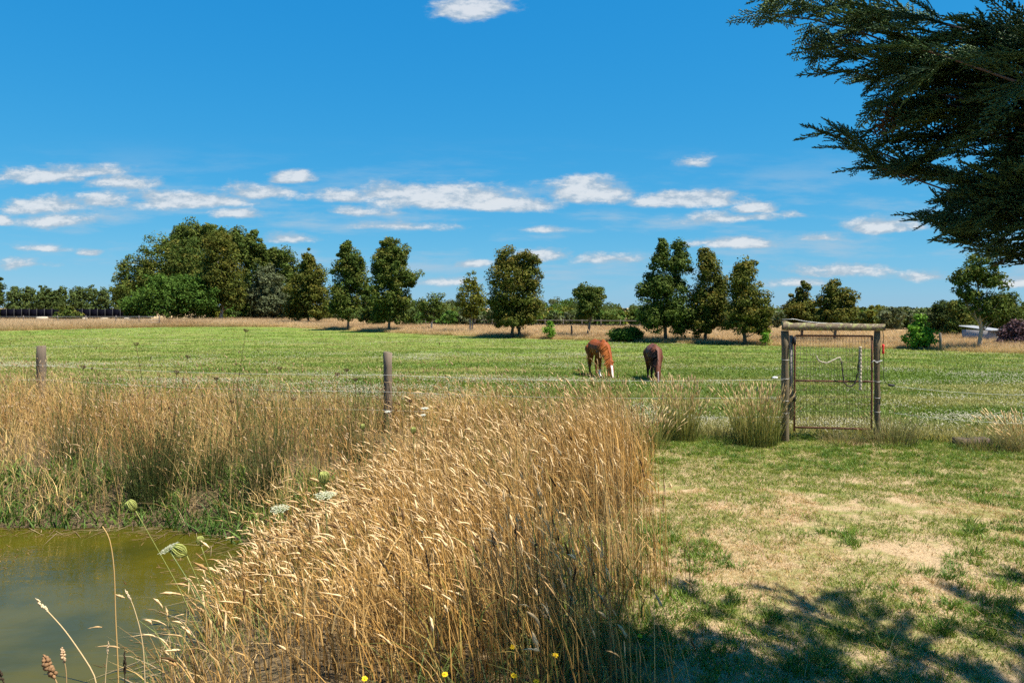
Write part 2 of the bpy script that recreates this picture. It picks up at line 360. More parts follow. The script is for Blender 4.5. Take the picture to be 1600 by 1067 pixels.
def build_water():
    xs = np.linspace(POND_C[0] - 5.6, POND_C[0] + 5.2, 40); ys = np.linspace(POND_C[1] - 4.1, POND_C[1] + 4.1, 40)
    X, Y = np.meshgrid(xs, ys); V = np.stack([X, Y, np.full_like(X, WATER_Z)], 2).reshape(-1, 3)
    i, j = np.meshgrid(np.arange(39), np.arange(39)); a = (j * 40 + i).ravel(); Q = np.stack([a, a + 1, a + 41, a + 40], 1)
    c = V[Q].mean(1); Q = Q[pond_r(c[:, 0], c[:, 1]) < 1.12]
    tag(mesh_np('pond_water', V, Q, None, water_material(), None, None, True), 'murky olive green pond water beside the dry grass', kind='structure')
build_water()

# ------------------------------------------------------------------ trees
PAL = {'gum': ((.034, .062, .012), (.095, .135, .025), (.17, .145, .028)),
       'bronze': ((.042, .062, .012), (.115, .13, .022), (.21, .145, .026)),
       'green': ((.035, .080, .012), (.085, .155, .024), (.12, .17, .03)),
       'bright': ((.07, .17, .014), (.15, .29, .028), (.20, .33, .045)),
       'grey': ((.060, .078, .036), (.13, .145, .07), (.15, .15, .07)),
       'dark': ((.026, .046, .012), (.065, .09, .02), (.10, .10, .028)),
       'olive': ((.065, .08, .012), (.16, .165, .022), (.22, .18, .03)),
       'purple': ((.05, .03, .035), (.11, .065, .075), (.18, .11, .115)),
       'far': ((.045, .075, .022), (.10, .135, .038), (.14, .15, .045))}
def leaf_cloud(cent, rad, dens, leaf, pal, seed, top_bronze=0.6, flat=.75, hang=.5):
    """leaf quads gathered into clumps; cent (n,3) clump centres, rad (n,) clump radii"""
    r = np.random.default_rng(seed)
    n = len(cent); cnt = np.maximum(8, (dens * r.uniform(.7, 1.3, n))).astype(int); idx = np.repeat(np.arange(n), cnt); N = len(idx)
    d = r.normal(size=(N, 3)); d /= np.linalg.norm(d, axis=1, keepdims=True)
    rr = r.uniform(.12, 1, N) ** (1 / 2.6)
    pos = cent[idx] + d * (rr * rad[idx])[:, None] * np.array([1, 1, flat])
    nd = d * 1.0 + np.array([0, 0, .45]) + r.normal(size=(N, 3)) * .55; ax = np.cross(nd, r.normal(size=(N, 3))); ax[:, 2] -= hang * .5; ax /= np.linalg.norm(ax, axis=1, keepdims=True)
    sd_ = np.cross(ax, nd); sd_ /= np.linalg.norm(sd_, axis=1, keepdims=True)
    L = leaf * r.uniform(.7, 1.5, N); W = L * r.uniform(.35, .6, N)
    a = ax * (L / 2)[:, None]; b = sd_ * (W / 2)[:, None]
    V = np.stack([pos - a, pos + b * 1.0 - a * .1, pos + a, pos - b - a * .1], 1).reshape(-1, 3)
    Q = np.arange(N * 4).reshape(-1, 4)
    p0, p1, p2 = [np.array(q) for q in PAL[pal]]
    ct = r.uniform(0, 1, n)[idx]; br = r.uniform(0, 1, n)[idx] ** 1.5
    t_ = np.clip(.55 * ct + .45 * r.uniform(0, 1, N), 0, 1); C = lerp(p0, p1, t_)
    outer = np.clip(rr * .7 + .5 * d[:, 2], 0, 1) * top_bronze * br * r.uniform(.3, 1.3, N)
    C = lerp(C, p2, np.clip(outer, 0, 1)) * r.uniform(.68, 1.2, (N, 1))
    return V, Q, np.repeat(C, 4, 0)
def make_tree(name, label, cat, base, lobes, pal, Y=None, leaf=None, dens=95, clump=None, trunk=(.24, 10), stems=((0, 0),), bark=(.20, .17, .14), group=None,
              limbs=8, seed=0, top_bronze=.6, fill=1.0, hang=.5, depth=1.0, trunk_top=.7, gap=0.0):
    """lobes: (px, py, rx, ry) ellipsoids of the crown; base: foot of the trunk in photo pixels"""
    r = np.random.default_rng(seed + 101)
    bx, by = base; Y = Y or YG(by); k = Y / F
    b0 = P(bx, by, Y); b0[2] = float(ground_z(b0[0], b0[1]))
    root = empty(name, tuple(b0)); tag(root, label, cat, group)
    leaf = leaf or max(.16, 3.3 * k); cents = []; rads = []
    for li, (lx, ly, rx, ry) in enumerate(lobes):
        c = P(lx, ly, Y); a, h = rx * k * (1.2 if li else .95), ry * k * (1.06 if li else 1.15)
        cr = clump or np.clip(.30 * min(a, h) + .24, .34, 1.3)
        nC = int(max(6, fill * 2.0 * (a * a * h) ** (2 / 3) / cr ** 2 * 3.2))
        d = r.normal(size=(nC, 3)); d /= np.linalg.norm(d, axis=1, keepdims=True)
        q = r.uniform(.25, 1, nC) ** .5; q = q * (1 + .12 * r.normal(size=nC)); out_ = r.uniform(size=nC) < .10; q[out_] = r.uniform(1.05, 1.22, out_.sum())
        e = d * q[:, None] * np.array([max(a - cr * .35, .1), max(a * depth - cr * .35, .1), max(h - cr * .3, .1)])
        e[:, 1] += r.uniform(-.2, .2) * a
        cents.append(c + e); rads.append(cr * r.uniform(.55, 1.3, nC) * np.where(out_, .6, 1))
    cents = np.concatenate(cents); rads = np.concatenate(rads)
    if gap: keep = r.uniform(0, 1, len(cents)) > gap; cents, rads = cents[keep], rads[keep]
    cents[:, 2] = np.maximum(cents[:, 2], b0[2] + rads * .6)
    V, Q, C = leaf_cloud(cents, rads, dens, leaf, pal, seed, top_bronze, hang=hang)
    mesh_np('crown', V - b0, Q, None, M_LEAF, root, C)
    g = Geo(); tw = trunk[0] * k * 6 if trunk[0] > 2 else trunk[0]
    topz = cents[:, 2].max()
    for (sx, tw_f) in stems:
        f0 = b0 + np.array([sx * k, r.uniform(-.3, .3) * (sx != 0), -.15]); th = b0[2] + (topz - b0[2]) * trunk_top
        crn = cents[(cents[:, 2] > b0[2] + .45 * (topz - b0[2]))]; cxm = crn.mean(0) if len(crn) else b0
        n = 8; pts = [f0 + (np.array([cxm[0], Y, th]) - f0) * s + np.array([r.normal() * .09, r.normal() * .09, 0]) * (s > .05) * (1 + 2 * s) * tw * 2 for s in np.linspace(0, 1, n)]
        w0 = tw * (1 + tw_f); tube(g, pts, w0 * .5 * np.array([1.3] + list(np.linspace(1, .25, n - 1))), 7, np.array(bark), wob=.06)
        tgt = cents[r.choice(len(cents), min(limbs, len(cents)), replace=False)]
        for q in tgt:
            s = np.clip((q[2] - f0[2]) / (th - f0[2]) * r.uniform(.35, .75), .12, .92); i = s * (n - 1); a0 = int(i); st = pts[a0] + (pts[min(a0 + 1, n - 1)] - pts[a0]) * (i - a0)
            md = st + (q - st) * .5 + np.array([0, 0, -.08 * np.linalg.norm(q - st)]) + r.normal(size=3) * .06
            rr = w0 * .5 * (1 - .75 * s) * .42; tube(g, [st, md, q], [rr, rr * .65, rr * .2], 5, np.array(bark) * r.uniform(.8, 1.15), cap=False)
    g.build('trunk', M_BARK, root, True, b0)
    return root

GUM = 'gum trees along the dry verge'
BK, PALE = (.13, .11, .095), (.42, .38, .33)
# the big mixed clump on the left
make_tree('gum_tree', 'tall gum at the back of the big clump, its open crown topping all others', 'tree', (308, 498), [(302, 372, 28, 24), (330, 366, 18, 18), (282, 385, 22, 22), (320, 400, 40, 40), (305, 440, 40, 40)], 'gum', Y=134, bark=PALE, seed=1, limbs=22, trunk=(.5, 0), gap=.12, fill=1.3)
make_tree('broad_tree', 'broad rounded olive tree at the outer edge of the big clump', 'tree', (262, 503), [(255, 415, 52, 38), (215, 430, 27, 28), (238, 455, 46, 36), (300, 420, 40, 42), (205, 462, 18, 22), (290, 460, 45, 35)], 'gum', Y=122, bark=BK, seed=2, dens=75, top_bronze=1.0, fill=1.3)
make_tree('leafy_tree', 'low spreading fresh green tree in front of the big clump', 'tree', (300, 506), [(265, 466, 55, 30), (225, 474, 30, 22), (305, 468, 38, 30), (285, 448, 38, 20), (210, 482, 14, 12), (322, 474, 18, 20)], 'green', Y=110, bark=BK, seed=3, dens=70, fill=1.2)
make_tree('gum_tree', 'gum with a pale straight trunk beside the fresh green tree', 'tree', (348, 506), [(345, 400, 30, 35), (352, 435, 28, 34), (335, 450, 20, 26), (362, 460, 18, 22)], 'bronze', Y=111, bark=(.34, .30, .25), seed=4, limbs=14, trunk=(.55, 0), fill=1.2)
make_tree('gum_tree', 'dark tall gum right of the open crown in the big clump', 'tree', (378, 500), [(375, 385, 27, 24), (393, 390, 16, 26), (360, 378, 18, 16), (380, 425, 28, 40), (372, 465, 25, 25)], 'gum', Y=124, bark=BK, seed=5, limbs=14, fill=1.3)
make_tree('wattle_tree', 'grey green low tree at the end of the big clump', 'tree', (417, 501), [(420, 445, 27, 28), (425, 475, 30, 22), (405, 465, 18, 24)], 'grey', Y=118, bark=BK, seed=6, top_bronze=.2, fill=1.2)
make_tree('gum_tree', 'dome topped green gum behind the grey green tree', 'tree', (440, 500), [(440, 415, 26, 26), (425, 408, 18, 18), (448, 445, 20, 35)], 'gum', Y=127, bark=BK, seed=7, fill=1.3)
# the row of single gums
make_tree('gum_tree', 'first bronze gum of the verge row, next to the big clump', 'tree', (481, 509), [(481, 416, 13, 22), (487, 435, 22, 25), (477, 455, 26, 30), (490, 475, 24, 25), (466, 480, 17, 18)], 'bronze', bark=BK, seed=8, group=GUM, fill=1.3)
make_tree('gum_tree', 'pointed dark gum of the verge row with a short bare foot', 'tree', (544, 516), [(540, 396, 11, 18), (548, 412, 20, 20), (541, 435, 20, 30), (556, 430, 16, 28), (542, 468, 22, 26), (530, 478, 14, 18)], 'gum', bark=BK, seed=9, group=GUM, top_bronze=.9, fill=1.3)
make_tree('bushy_gum', 'low bushy gum filling the gap between the two tallest row gums', 'tree', (583, 512), [(583, 485, 22, 22), (575, 465, 13, 20), (595, 490, 14, 16)], 'gum', Y=90, bark=BK, seed=10, fill=1.2)
make_tree('gum_tree', 'tallest gum of the verge row, its crown leaning out on one side', 'tree', (608, 519), [(605, 388, 13, 16), (617, 396, 20, 20), (603, 410, 20, 20), (598, 425, 14, 18), (622, 432, 24, 20), (635, 436, 12, 12), (605, 455, 22, 28), (622, 475, 20, 26), (600, 485, 18, 20)], 'gum', bark=BK, seed=11, group=GUM, limbs=16, top_bronze=.9, fill=1.25)
make_tree('gum_sapling', 'small sparse gum with a thin pale forked trunk', 'tree', (673, 519), [(678, 468, 15, 13), (668, 478, 14, 12), (686, 480, 10, 10), (672, 492, 14, 9)], 'gum', bark=(.55, .5, .45), seed=12, group=GUM, limbs=8, trunk=(.16, 0), stems=((0, 0), (3, -.3)), gap=.25, dens=45)
make_tree('gum_sapling', 'slender light green gum on twin thin trunks', 'tree', (734, 522), [(737, 442, 12, 15), (737, 460, 19, 22), (728, 475, 14, 16), (746, 475, 12, 16), (735, 490, 12, 8)], 'olive', bark=(.28, .24, .20), seed=13, group=GUM, limbs=8, trunk=(.16, 0), stems=((-1, 0), (3, -.2)), dens=45, top_bronze=.5)
make_tree('gum_tree', 'wide dense bronze gum on two dark trunks', 'tree', (803, 528), [(795, 405, 22, 17), (823, 408, 16, 16), (800, 430, 30, 25), (825, 435, 18, 25), (803, 462, 38, 32), (785, 480, 24, 24), (825, 480, 20, 25), (800, 497, 28, 14)], 'bronze', bark=(.09, .075, .065), seed=14, group=GUM, stems=((-4, 0), (10, 0)), trunk=(.24, 0), fill=1.35, top_bronze=.9)
make_tree('gum_tree', 'small single stemmed gum with a round head above a bare trunk', 'tree', (921, 529), [(921, 462, 20, 18), (912, 458, 13, 13), (930, 460, 13, 14), (920, 480, 18, 12), (915, 492, 10, 8)], 'gum', bark=(.20, .155, .12), seed=15, group=GUM, limbs=8, trunk=(.26, 0), fill=1.2)
make_tree('gum_tree', 'twin topped dark green gum, tallest on this side of the horses', 'tree', (1040, 535), [(1036, 390, 10, 15), (1062, 392, 10, 16), (1035, 410, 15, 18), (1062, 418, 15, 24), (1030, 445, 22, 18), (1045, 450, 30, 25), (1015, 455, 16, 18), (1045, 485, 38, 24), (1020, 495, 22, 24), (1060, 505, 16, 18)], 'gum', bark=(.10, .085, .07), seed=16, group=GUM, limbs=16, fill=1.35, top_bronze=.3)
make_tree('gum_tree', 'tapering bronze gum in the middle of the three beside the gate', 'tree', (1104, 536), [(1104, 403, 13, 16), (1105, 425, 19, 20), (1107, 455, 26, 26), (1100, 485, 26, 26), (1118, 490, 18, 26), (1095, 508, 18, 16), (1122, 445, 12, 18)], 'bronze', bark=(.10, .085, .07), seed=17, group=GUM, fill=1.3, top_bronze=.8)
make_tree('gum_tree', 'leaning bronze gum nearest the gate, third of the three', 'tree', (1164, 539), [(1166, 422, 20, 15), (1160, 440, 20, 22), (1168, 465, 27, 26), (1180, 485, 22, 22), (1160, 500, 28, 22), (1188, 505, 14, 16)], 'bronze', bark=(.10, .085, .07), seed=18, group=GUM, fill=1.3, top_bronze=.8)
make_tree('gum_tree', 'bronze gum showing above the gate beam, the pointed one', 'tree', (1253, 535), [(1254, 455, 11, 13), (1255, 472, 18, 16), (1247, 485, 20, 14), (1266, 485, 10, 14), (1245, 497, 14, 10)], 'bronze', bark=(.22, .17, .13), seed=19, group=GUM, trunk=(.2, 0), top_bronze=1.0, fill=1.2)
make_tree('gum_tree', 'spreading gum showing above the gate beam, the wider one', 'tree', (1304, 538), [(1302, 455, 16, 14), (1318, 465, 16, 14), (1295, 475, 18, 16), (1316, 485, 19, 16), (1300, 492, 22, 12), (1280, 497, 12, 8)], 'bronze', bark=(.22, .17, .13), seed=20, group=GUM, trunk=(.2, 0), top_bronze=.7, fill=1.1)
# right side
make_tree('gum_tree', 'tall open gum with a sunlit bare trunk near the purple shrub', 'tree', (1531, 548), [(1530, 415, 24, 16), (1520, 430, 26, 16), (1552, 440, 20, 14), (1505, 440, 12, 12), (1510, 460, 16, 12), (1535, 470, 26, 15), (1560, 478, 18, 12), (1545, 490, 20, 10)], 'gum', bark=(.40, .30, .21), seed=21, limbs=18, trunk=(.22, 0), dens=60, trunk_top=.85, top_bronze=.7, gap=.10)
make_tree('leafy_tree', 'small bright lime green conical tree in the dry verge', 'tree', (1436, 546), [(1436, 503, 9, 12), (1436, 515, 15, 12), (1437, 528, 19, 13), (1434, 538, 13, 7)], 'bright', bark=BK, seed=22, trunk=(.15, 0), dens=60, hang=.2, fill=1.2)
make_tree('gum_tree', 'dense dark green gum behind the bright lime tree', 'tree', (1474, 536), [(1474, 485, 18, 14), (1472, 505, 20, 20), (1478, 520, 22, 14)], 'dark', Y=62, bark=BK, seed=23, fill=1.4, top_bronze=.3)
make_tree('gum_tree', 'olive gum between the dark dense one and the sunlit trunk', 'tree', (1500, 536), [(1498, 482, 14, 14), (1502, 505, 20, 20), (1495, 520, 18, 14), (1515, 515, 12, 18)], 'gum', Y=58, bark=BK, seed=24, fill=1.3, top_bronze=.9)
make_tree('gum_tree', 'rounded dark gum behind the purple shrub', 'tree', (1572, 536), [(1572, 472, 18, 16), (1562, 490, 22, 18), (1580, 500, 18, 22), (1555, 515, 16, 16)], 'gum', Y=60, bark=BK, seed=25, fill=1.4, top_bronze=.3)
make_tree('gum_tree', 'green gum cut by the right edge of the view', 'tree', (1612, 536), [(1608, 485, 16, 16), (1605, 510, 18, 22)], 'gum', Y=61, bark=BK, seed=26, fill=1.3, top_bronze=.2)
make_tree('purple_shrub', 'large purple leaved shrub hiding part of the grey shed', 'shrub', (1590, 551), [(1583, 521, 22, 17), (1610, 517, 26, 18), (1577, 536, 15, 13), (1600, 538, 26, 13), (1562, 541, 7, 8)], 'purple', bark=BK, seed=27, trunk=(.12, 0), fill=1.4, top_bronze=1, Y=45, dens=75)
make_tree('umbrella_tree', 'distant flat topped dark tree between the gate beam and the lime tree', 'tree', (1412, 512), [(1412, 488, 17, 7), (1403, 495, 10, 6), (1424, 493, 9, 6)], 'dark', Y=150, bark=BK, seed=28, limbs=10, gap=.2)
make_tree('olive_tree', 'distant yellow olive dome tree just past the gate beam', 'tree', (1371, 512), [(1371, 489, 19, 11), (1362, 497, 15, 8), (1383, 498, 12, 9)], 'olive', Y=120, bark=BK, seed=29, limbs=8)
make_tree('umbrella_tree', 'distant small dark tree leaning just above the gate beam end', 'tree', (1347, 512), [(1346, 486, 9, 5), (1350, 494, 8, 7)], 'dark', Y=150, bark=BK, seed=30, limbs=8, gap=.15)
# small bushes
make_tree('round_shrub', 'low rounded deep green shrub at the paddock edge behind the horses', 'shrub', (978, 534), [(978, 522, 22, 12), (965, 523, 12, 9), (992, 523, 11, 10)], 'green', bark=BK, seed=31, trunk=(.1, 0), dens=90, fill=1.6, leaf=.13)
make_tree('sapling', 'tiny bright green sapling in the dry verge behind the horses', 'sapling', (860, 530), [(860, 506, 5, 6), (860, 516, 8, 7), (860, 523, 6, 4)], 'bright', bark=BK, seed=32, trunk=(.08, 0), dens=50, leaf=.14)
make_tree('sapling', 'tiny green sapling at the foot of the leaning gum by the gate', 'sapling', (1196, 540), [(1196, 522, 4, 6), (1196, 532, 5, 6)], 'bright', bark=BK, seed=33, trunk=(.06, 0), dens=50, leaf=.12)
make_tree('straggly_shrub', 'straggly half bare shrub in the dry grass before the black sheeting', 'shrub', (104, 503), [(92, 487, 9, 7), (108, 485, 12, 8), (118, 492, 10, 6), (98, 495, 14, 6)], 'gum', Y=104, bark=(.22, .17, .13), seed=34, limbs=16, trunk=(.1, 0), gap=.35, dens=30, top_bronze=.8)
make_tree('dark_fir', 'dark tree edge just entering at the left side of the view', 'tree', (-14, 503), [(-14, 450, 16, 22), (-14, 470, 18, 22)], 'dark', Y=112, bark=BK, seed=35, fill=1.3)
# windbreak row far left, each tree on its own
ORD = ['first', 'second', 'third', 'fourth', 'fifth', 'sixth', 'seventh', 'eighth', 'ninth']
WB = [(22, 449, 15), (46, 450, 12), (66, 449, 11), (80, 451, 10), (95, 450, 11), (122, 448, 13), (142, 450, 13), (163, 454, 11), (186, 453, 13)]
for i, (x, tp, wd) in enumerate(WB):
    make_tree('windbreak_tree', f'{ORD[i]} tree from the left in the distant windbreak behind the black sheeting', 'tree', (x, 492),
              [(x, tp + 10, wd * .85, 11), (x + rng.uniform(-3, 3), tp + 24, wd, 14), (x, tp + 34, wd * .9, 9)], 'far', Y=205, bark=BK, seed=40 + i, leaf=.5, dens=34, limbs=4, group='windbreak trees behind the black sheeting', top_bronze=.4, fill=1.2)
# the wood on the horizon reads as one mass
def far_wood():
    r = np.random.default_rng(77); Vs = []; Qs = []; Cs = []; n0 = 0
    for i in range(760):
        near = i >= 400
        px = r.uniform(330, 1680); Y = (r.uniform(118, 140) if px < 640 else r.uniform(88, 102) if px < 1215 else r.uniform(78, 92)) if near else r.uniform(140, 330); pal = r.choice(['far', 'far', 'gum', 'green', 'grey', 'dark', 'olive'])
        top = np.interp(px, [380, 640, 700, 760, 850, 880, 960, 1000, 1100, 1215, 1300, 1400, 1480, 1700], [474, 470, 472, 470, 472, 468, 474, 480, 480, 482, 486, 488, 478, 480]) + r.uniform(-3, 14) * (1 if r.uniform() < .8 else -.15)
        if near: top = r.uniform(480, 499)
        elif Y < 175: top = max(top, 482 + r.uniform(0, 12))
        c = P(px, top, Y); hgt = max(c[2], 2.0); a = hgt * r.uniform(.35, .6)
        n = 13; d = r.normal(size=(n, 3)); d /= np.linalg.norm(d, axis=1, keepdims=True)
        ce_ = np.array([c[0], Y, hgt * .55]) + d * np.array([a, a, hgt * .38]); ce_[:, 2] = np.maximum(ce_[:, 2], .4)
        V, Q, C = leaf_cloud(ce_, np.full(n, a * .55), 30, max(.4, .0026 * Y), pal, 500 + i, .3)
        Vs.append(V); Qs.append(Q + n0); Cs.append(C); n0 += len(V)
    tag(mesh_np('woods', np.concatenate(Vs), np.concatenate(Qs), None, M_LEAF, None, np.concatenate(Cs)), 'dense far off wood closing the horizon', kind='stuff')
far_wood()

# ------------------------------------------------------------------ instanced grass (stuff)
SRC = bpy.data.collections.new('tuft_sources')
def scatter(name, label, sources, pts, rot, scale, icol, mat=None, parent=None, kind='stuff'):
    """one object whose vertices carry tufts through geometry nodes"""
    coll = bpy.data.collections.new(name + '_sources')
    for s in sources: coll.objects.link(s)
    me = bpy.data.meshes.new(name); n = len(pts)
    me.vertices.add(n); me.vertices.foreach_set('co', np.asarray(pts, np.float32).ravel())
    def at(nm, ty, arr, key):
        a = me.attributes.new(nm, ty, 'POINT'); a.data.foreach_set(key, np.asarray(arr, np.float32 if ty != 'INT' else np.int32).ravel())
    at('rot', 'FLOAT_VECTOR', rot, 'vector'); at('scl', 'FLOAT_VECTOR', scale, 'vector')
    at('icol', 'FLOAT_COLOR', np.concatenate([icol, np.ones((n, 1))], 1), 'color'); at('pick', 'INT', rng.integers(0, len(sources), n), 'value')
    ob = bpy.data.objects.new(name, me); COL.objects.link(ob)
    ng = bpy.data.node_groups.new(name + '_nodes', 'GeometryNodeTree')
    ng.interface.new_socket('Geometry', in_out='INPUT', socket_type='NodeSocketGeometry'); ng.interface.new_socket('Geometry', in_out='OUTPUT', socket_type='NodeSocketGeometry')
    N = ng.nodes; L = ng.links; gi = N.new('NodeGroupInput'); go = N.new('NodeGroupOutput')
    m2p = N.new('GeometryNodeMeshToPoints'); ip = N.new('GeometryNodeInstanceOnPoints'); ci = N.new('GeometryNodeCollectionInfo')
    ci.inputs['Collection'].default_value = coll; ci.inputs['Separate Children'].default_value = True; ci.inputs['Reset Children'].default_value = True
    def na(nm, ty):
        q = N.new('GeometryNodeInputNamedAttribute'); q.data_type = ty; q.inputs['Name'].default_value = nm; return q.outputs[0]
    L.new(gi.outputs[0], m2p.inputs['Mesh']); L.new(m2p.outputs[0], ip.inputs['Points']); L.new(ci.outputs[0], ip.inputs['Instance'])
    ip.inputs['Pick Instance'].default_value = True; L.new(na('pick', 'INT'), ip.inputs['Instance Index'])
    L.new(na('rot', 'FLOAT_VECTOR'), ip.inputs['Rotation']); L.new(na('scl', 'FLOAT_VECTOR'), ip.inputs['Scale'])
    L.new(ip.outputs[0], go.inputs[0])
    md = ob.modifiers.new('scatter', 'NODES'); md.node_group = ng
    if parent is not None: ob.parent = parent
    if kind: tag(ob, label, kind=kind)
    return ob
def tuft_source(name, n, spread, h, lean, width, lo, hi, segs=3, seed=0, mat=None):
    r = np.random.default_rng(seed); a = r.uniform(0, 2 * math.pi, n); d = spread * np.sqrt(r.uniform(0, 1, n))
    base = np.stack([np.cos(a) * d, np.sin(a) * d, np.full(n, -.01)], 1); hh = h * r.uniform(.45, 1.15, n)
    la = a + r.normal(size=n) * .8; ln = lean * hh * r.uniform(.3, 1.4, n)
    k = r.uniform(.75, 1.2, (n, 1)); mixc = r.uniform(0, 1, n)
    V, Q, T, C = blades(base, hh, np.stack([np.cos(la) * ln, np.sin(la) * ln], 1), width * r.uniform(.6, 1.3, n), r.uniform(0, 2 * math.pi, n), np.array(lo) * k, lerp(lo, hi, mixc) * k, segs)
    return mesh_np(name, V, Q, T, mat or M_GRASS_I, None, C, False, False)
def rand_rot(n, tilt=.12): return np.stack([rng.normal(size=n) * tilt, rng.normal(size=n) * tilt, rng.uniform(0, 2 * math.pi, n)], 1)
one = (1, 1, 1)
S_SHORT = [tuft_source(f'short_tuft_{i}', 16, .06, .045, .9, .0045, (.9, .9, .9), (1.1, 1.1, 1.1), 2, 10 + i) for i in range(3)]
S_FAT = [tuft_source(f'fat_tuft_{i}', 26, .055, .085, .8, .007, (.75, .8, .75), (1.15, 1.15, 1.1), 3, 20 + i) for i in range(3)]
S_WIDE = [tuft_source(f'wide_tuft_{i}', 22, .28, .10, .7, .016, (.75, .8, .75), (1.2, 1.15, 1.1), 2, 30 + i) for i in range(3)]
def lawn():
    n = 75000; Y = 3.8 + (15.2 - 3.8) * rng.uniform(0, 1, n) ** 1.0; X = rng.uniform(-1, 13, n)
    ok = (X < .80 * Y) & (X > .12 * (Y - 4) - .2) & (Y < fence_y(X) + 1.2); X, Y = X[ok], Y[ok]; n = len(X)
    g = .5 * vnoise(X, Y, .55, 21) + .5 * vnoise(X, Y, 2.1, 22) + .28 * sstep(9.5, 12.5, Y)
    green = (g + rng.normal(size=n) * .08) > .47
    bare = (vnoise(X, Y, .9, 25) < .36) & ~green & (rng.uniform(size=n) < .85)
    X, Y, green = X[~bare], Y[~bare], green[~bare]; n = len(X)
    col = np.where(green[:, None], lerp((.085, .16, .016), (.30, .32, .05), rng.uniform(0, 1, n)), lerp((.36, .22, .085), (.70, .50, .25), rng.uniform(0, 1, n)))
    sc = np.where(green, rng.uniform(.8, 1.6, n), rng.uniform(.6, 1.2, n))
    scatter('lawn_grass', 'short half bleached lawn grass between pond and gate', S_SHORT, np.stack([X, Y, ground_z(X, Y)], 1), rand_rot(n), np.stack([sc] * 3, 1), col)
    # coarse green tussocky bits
    n = 14000; Y = rng.uniform(4, 14.4, n); X = rng.uniform(-.5, 12, n)
    g = vnoise(X, Y, 1.15, 31) * .55 + vnoise(X, Y, 3.5, 32) * .45 + .18 * sstep(10.5, 12.5, Y)
    ok = (X < .80 * Y) & (X > .12 * (Y - 4)) & (Y < fence_y(X) + .9) & (g > .585); X, Y = X[ok], Y[ok]; n = len(X)
    col = lerp((.06, .135, .014), (.20, .28, .035), rng.uniform(0, 1, n)); sc = rng.uniform(.5, 1.35, n)
    scatter('coarse_grass', 'clumps of coarser green grass dotted over the bleached lawn', S_FAT, np.stack([X, Y, ground_z(X, Y)], 1), rand_rot(n), np.stack([sc, sc, sc * rng.uniform(.7, 1.1, n)], 1), col)
def lawn_litter():
    n = 2600; Y = rng.uniform(4.0, 13, n); X = rng.uniform(.8, 10, n); ok = (X < .8 * Y) & (X > .14 * (Y - 4) + .5) & (rng.uniform(size=n) < np.interp(Y, [4, 7, 13], [1, .6, .25])); X, Y = X[ok], Y[ok]; n = len(X)
    a = rng.uniform(0, 6.28, n); tw = rng.uniform(size=n) < .35; L = np.where(tw, rng.uniform(.08, .28, n), rng.uniform(.015, .045, n)); wd = np.where(tw, rng.uniform(.003, .006, n), rng.uniform(.008, .02, n)); hz = rng.uniform(.002, .03, n)
    c = lerp((.10, .06, .035), (.46, .30, .15), rng.uniform(0, 1, n)); g = Geo()
    g.add(*blades(np.stack([X, Y, ground_z(X, Y) + rng.uniform(.02, .045, n)], 1), hz, np.stack([np.cos(a), np.sin(a)], 1) * L[:, None], wd, a + 1.57, c, c, 3, 1.0))
    # a few tall bleached stalks left standing in the turf
    n = 320; Y = rng.uniform(4.6, 12.6, n); X = rng.uniform(1.0, 9.5, n); ok = (X < .78 * Y) & (X > .14 * (Y - 4) + .7); X, Y = X[ok], Y[ok]; n = len(X); h = rng.uniform(.10, .34, n); a = rng.uniform(0, 6.28, n); c = lerp((.36, .22, .08), (.72, .52, .26), rng.uniform(0, 1, n))
    g.add(*blades(np.stack([X, Y, ground_z(X, Y)], 1), h, np.stack([np.cos(a), np.sin(a)], 1) * (h * rng.uniform(.2, .9, n))[:, None], rng.uniform(.003, .005, n), a, c, c, 3)); tag(g.build('lawn_litter', M_STRAW), 'dead twigs, leaves and stray stalks scattered on the lawn', kind='stuff')
lawn()
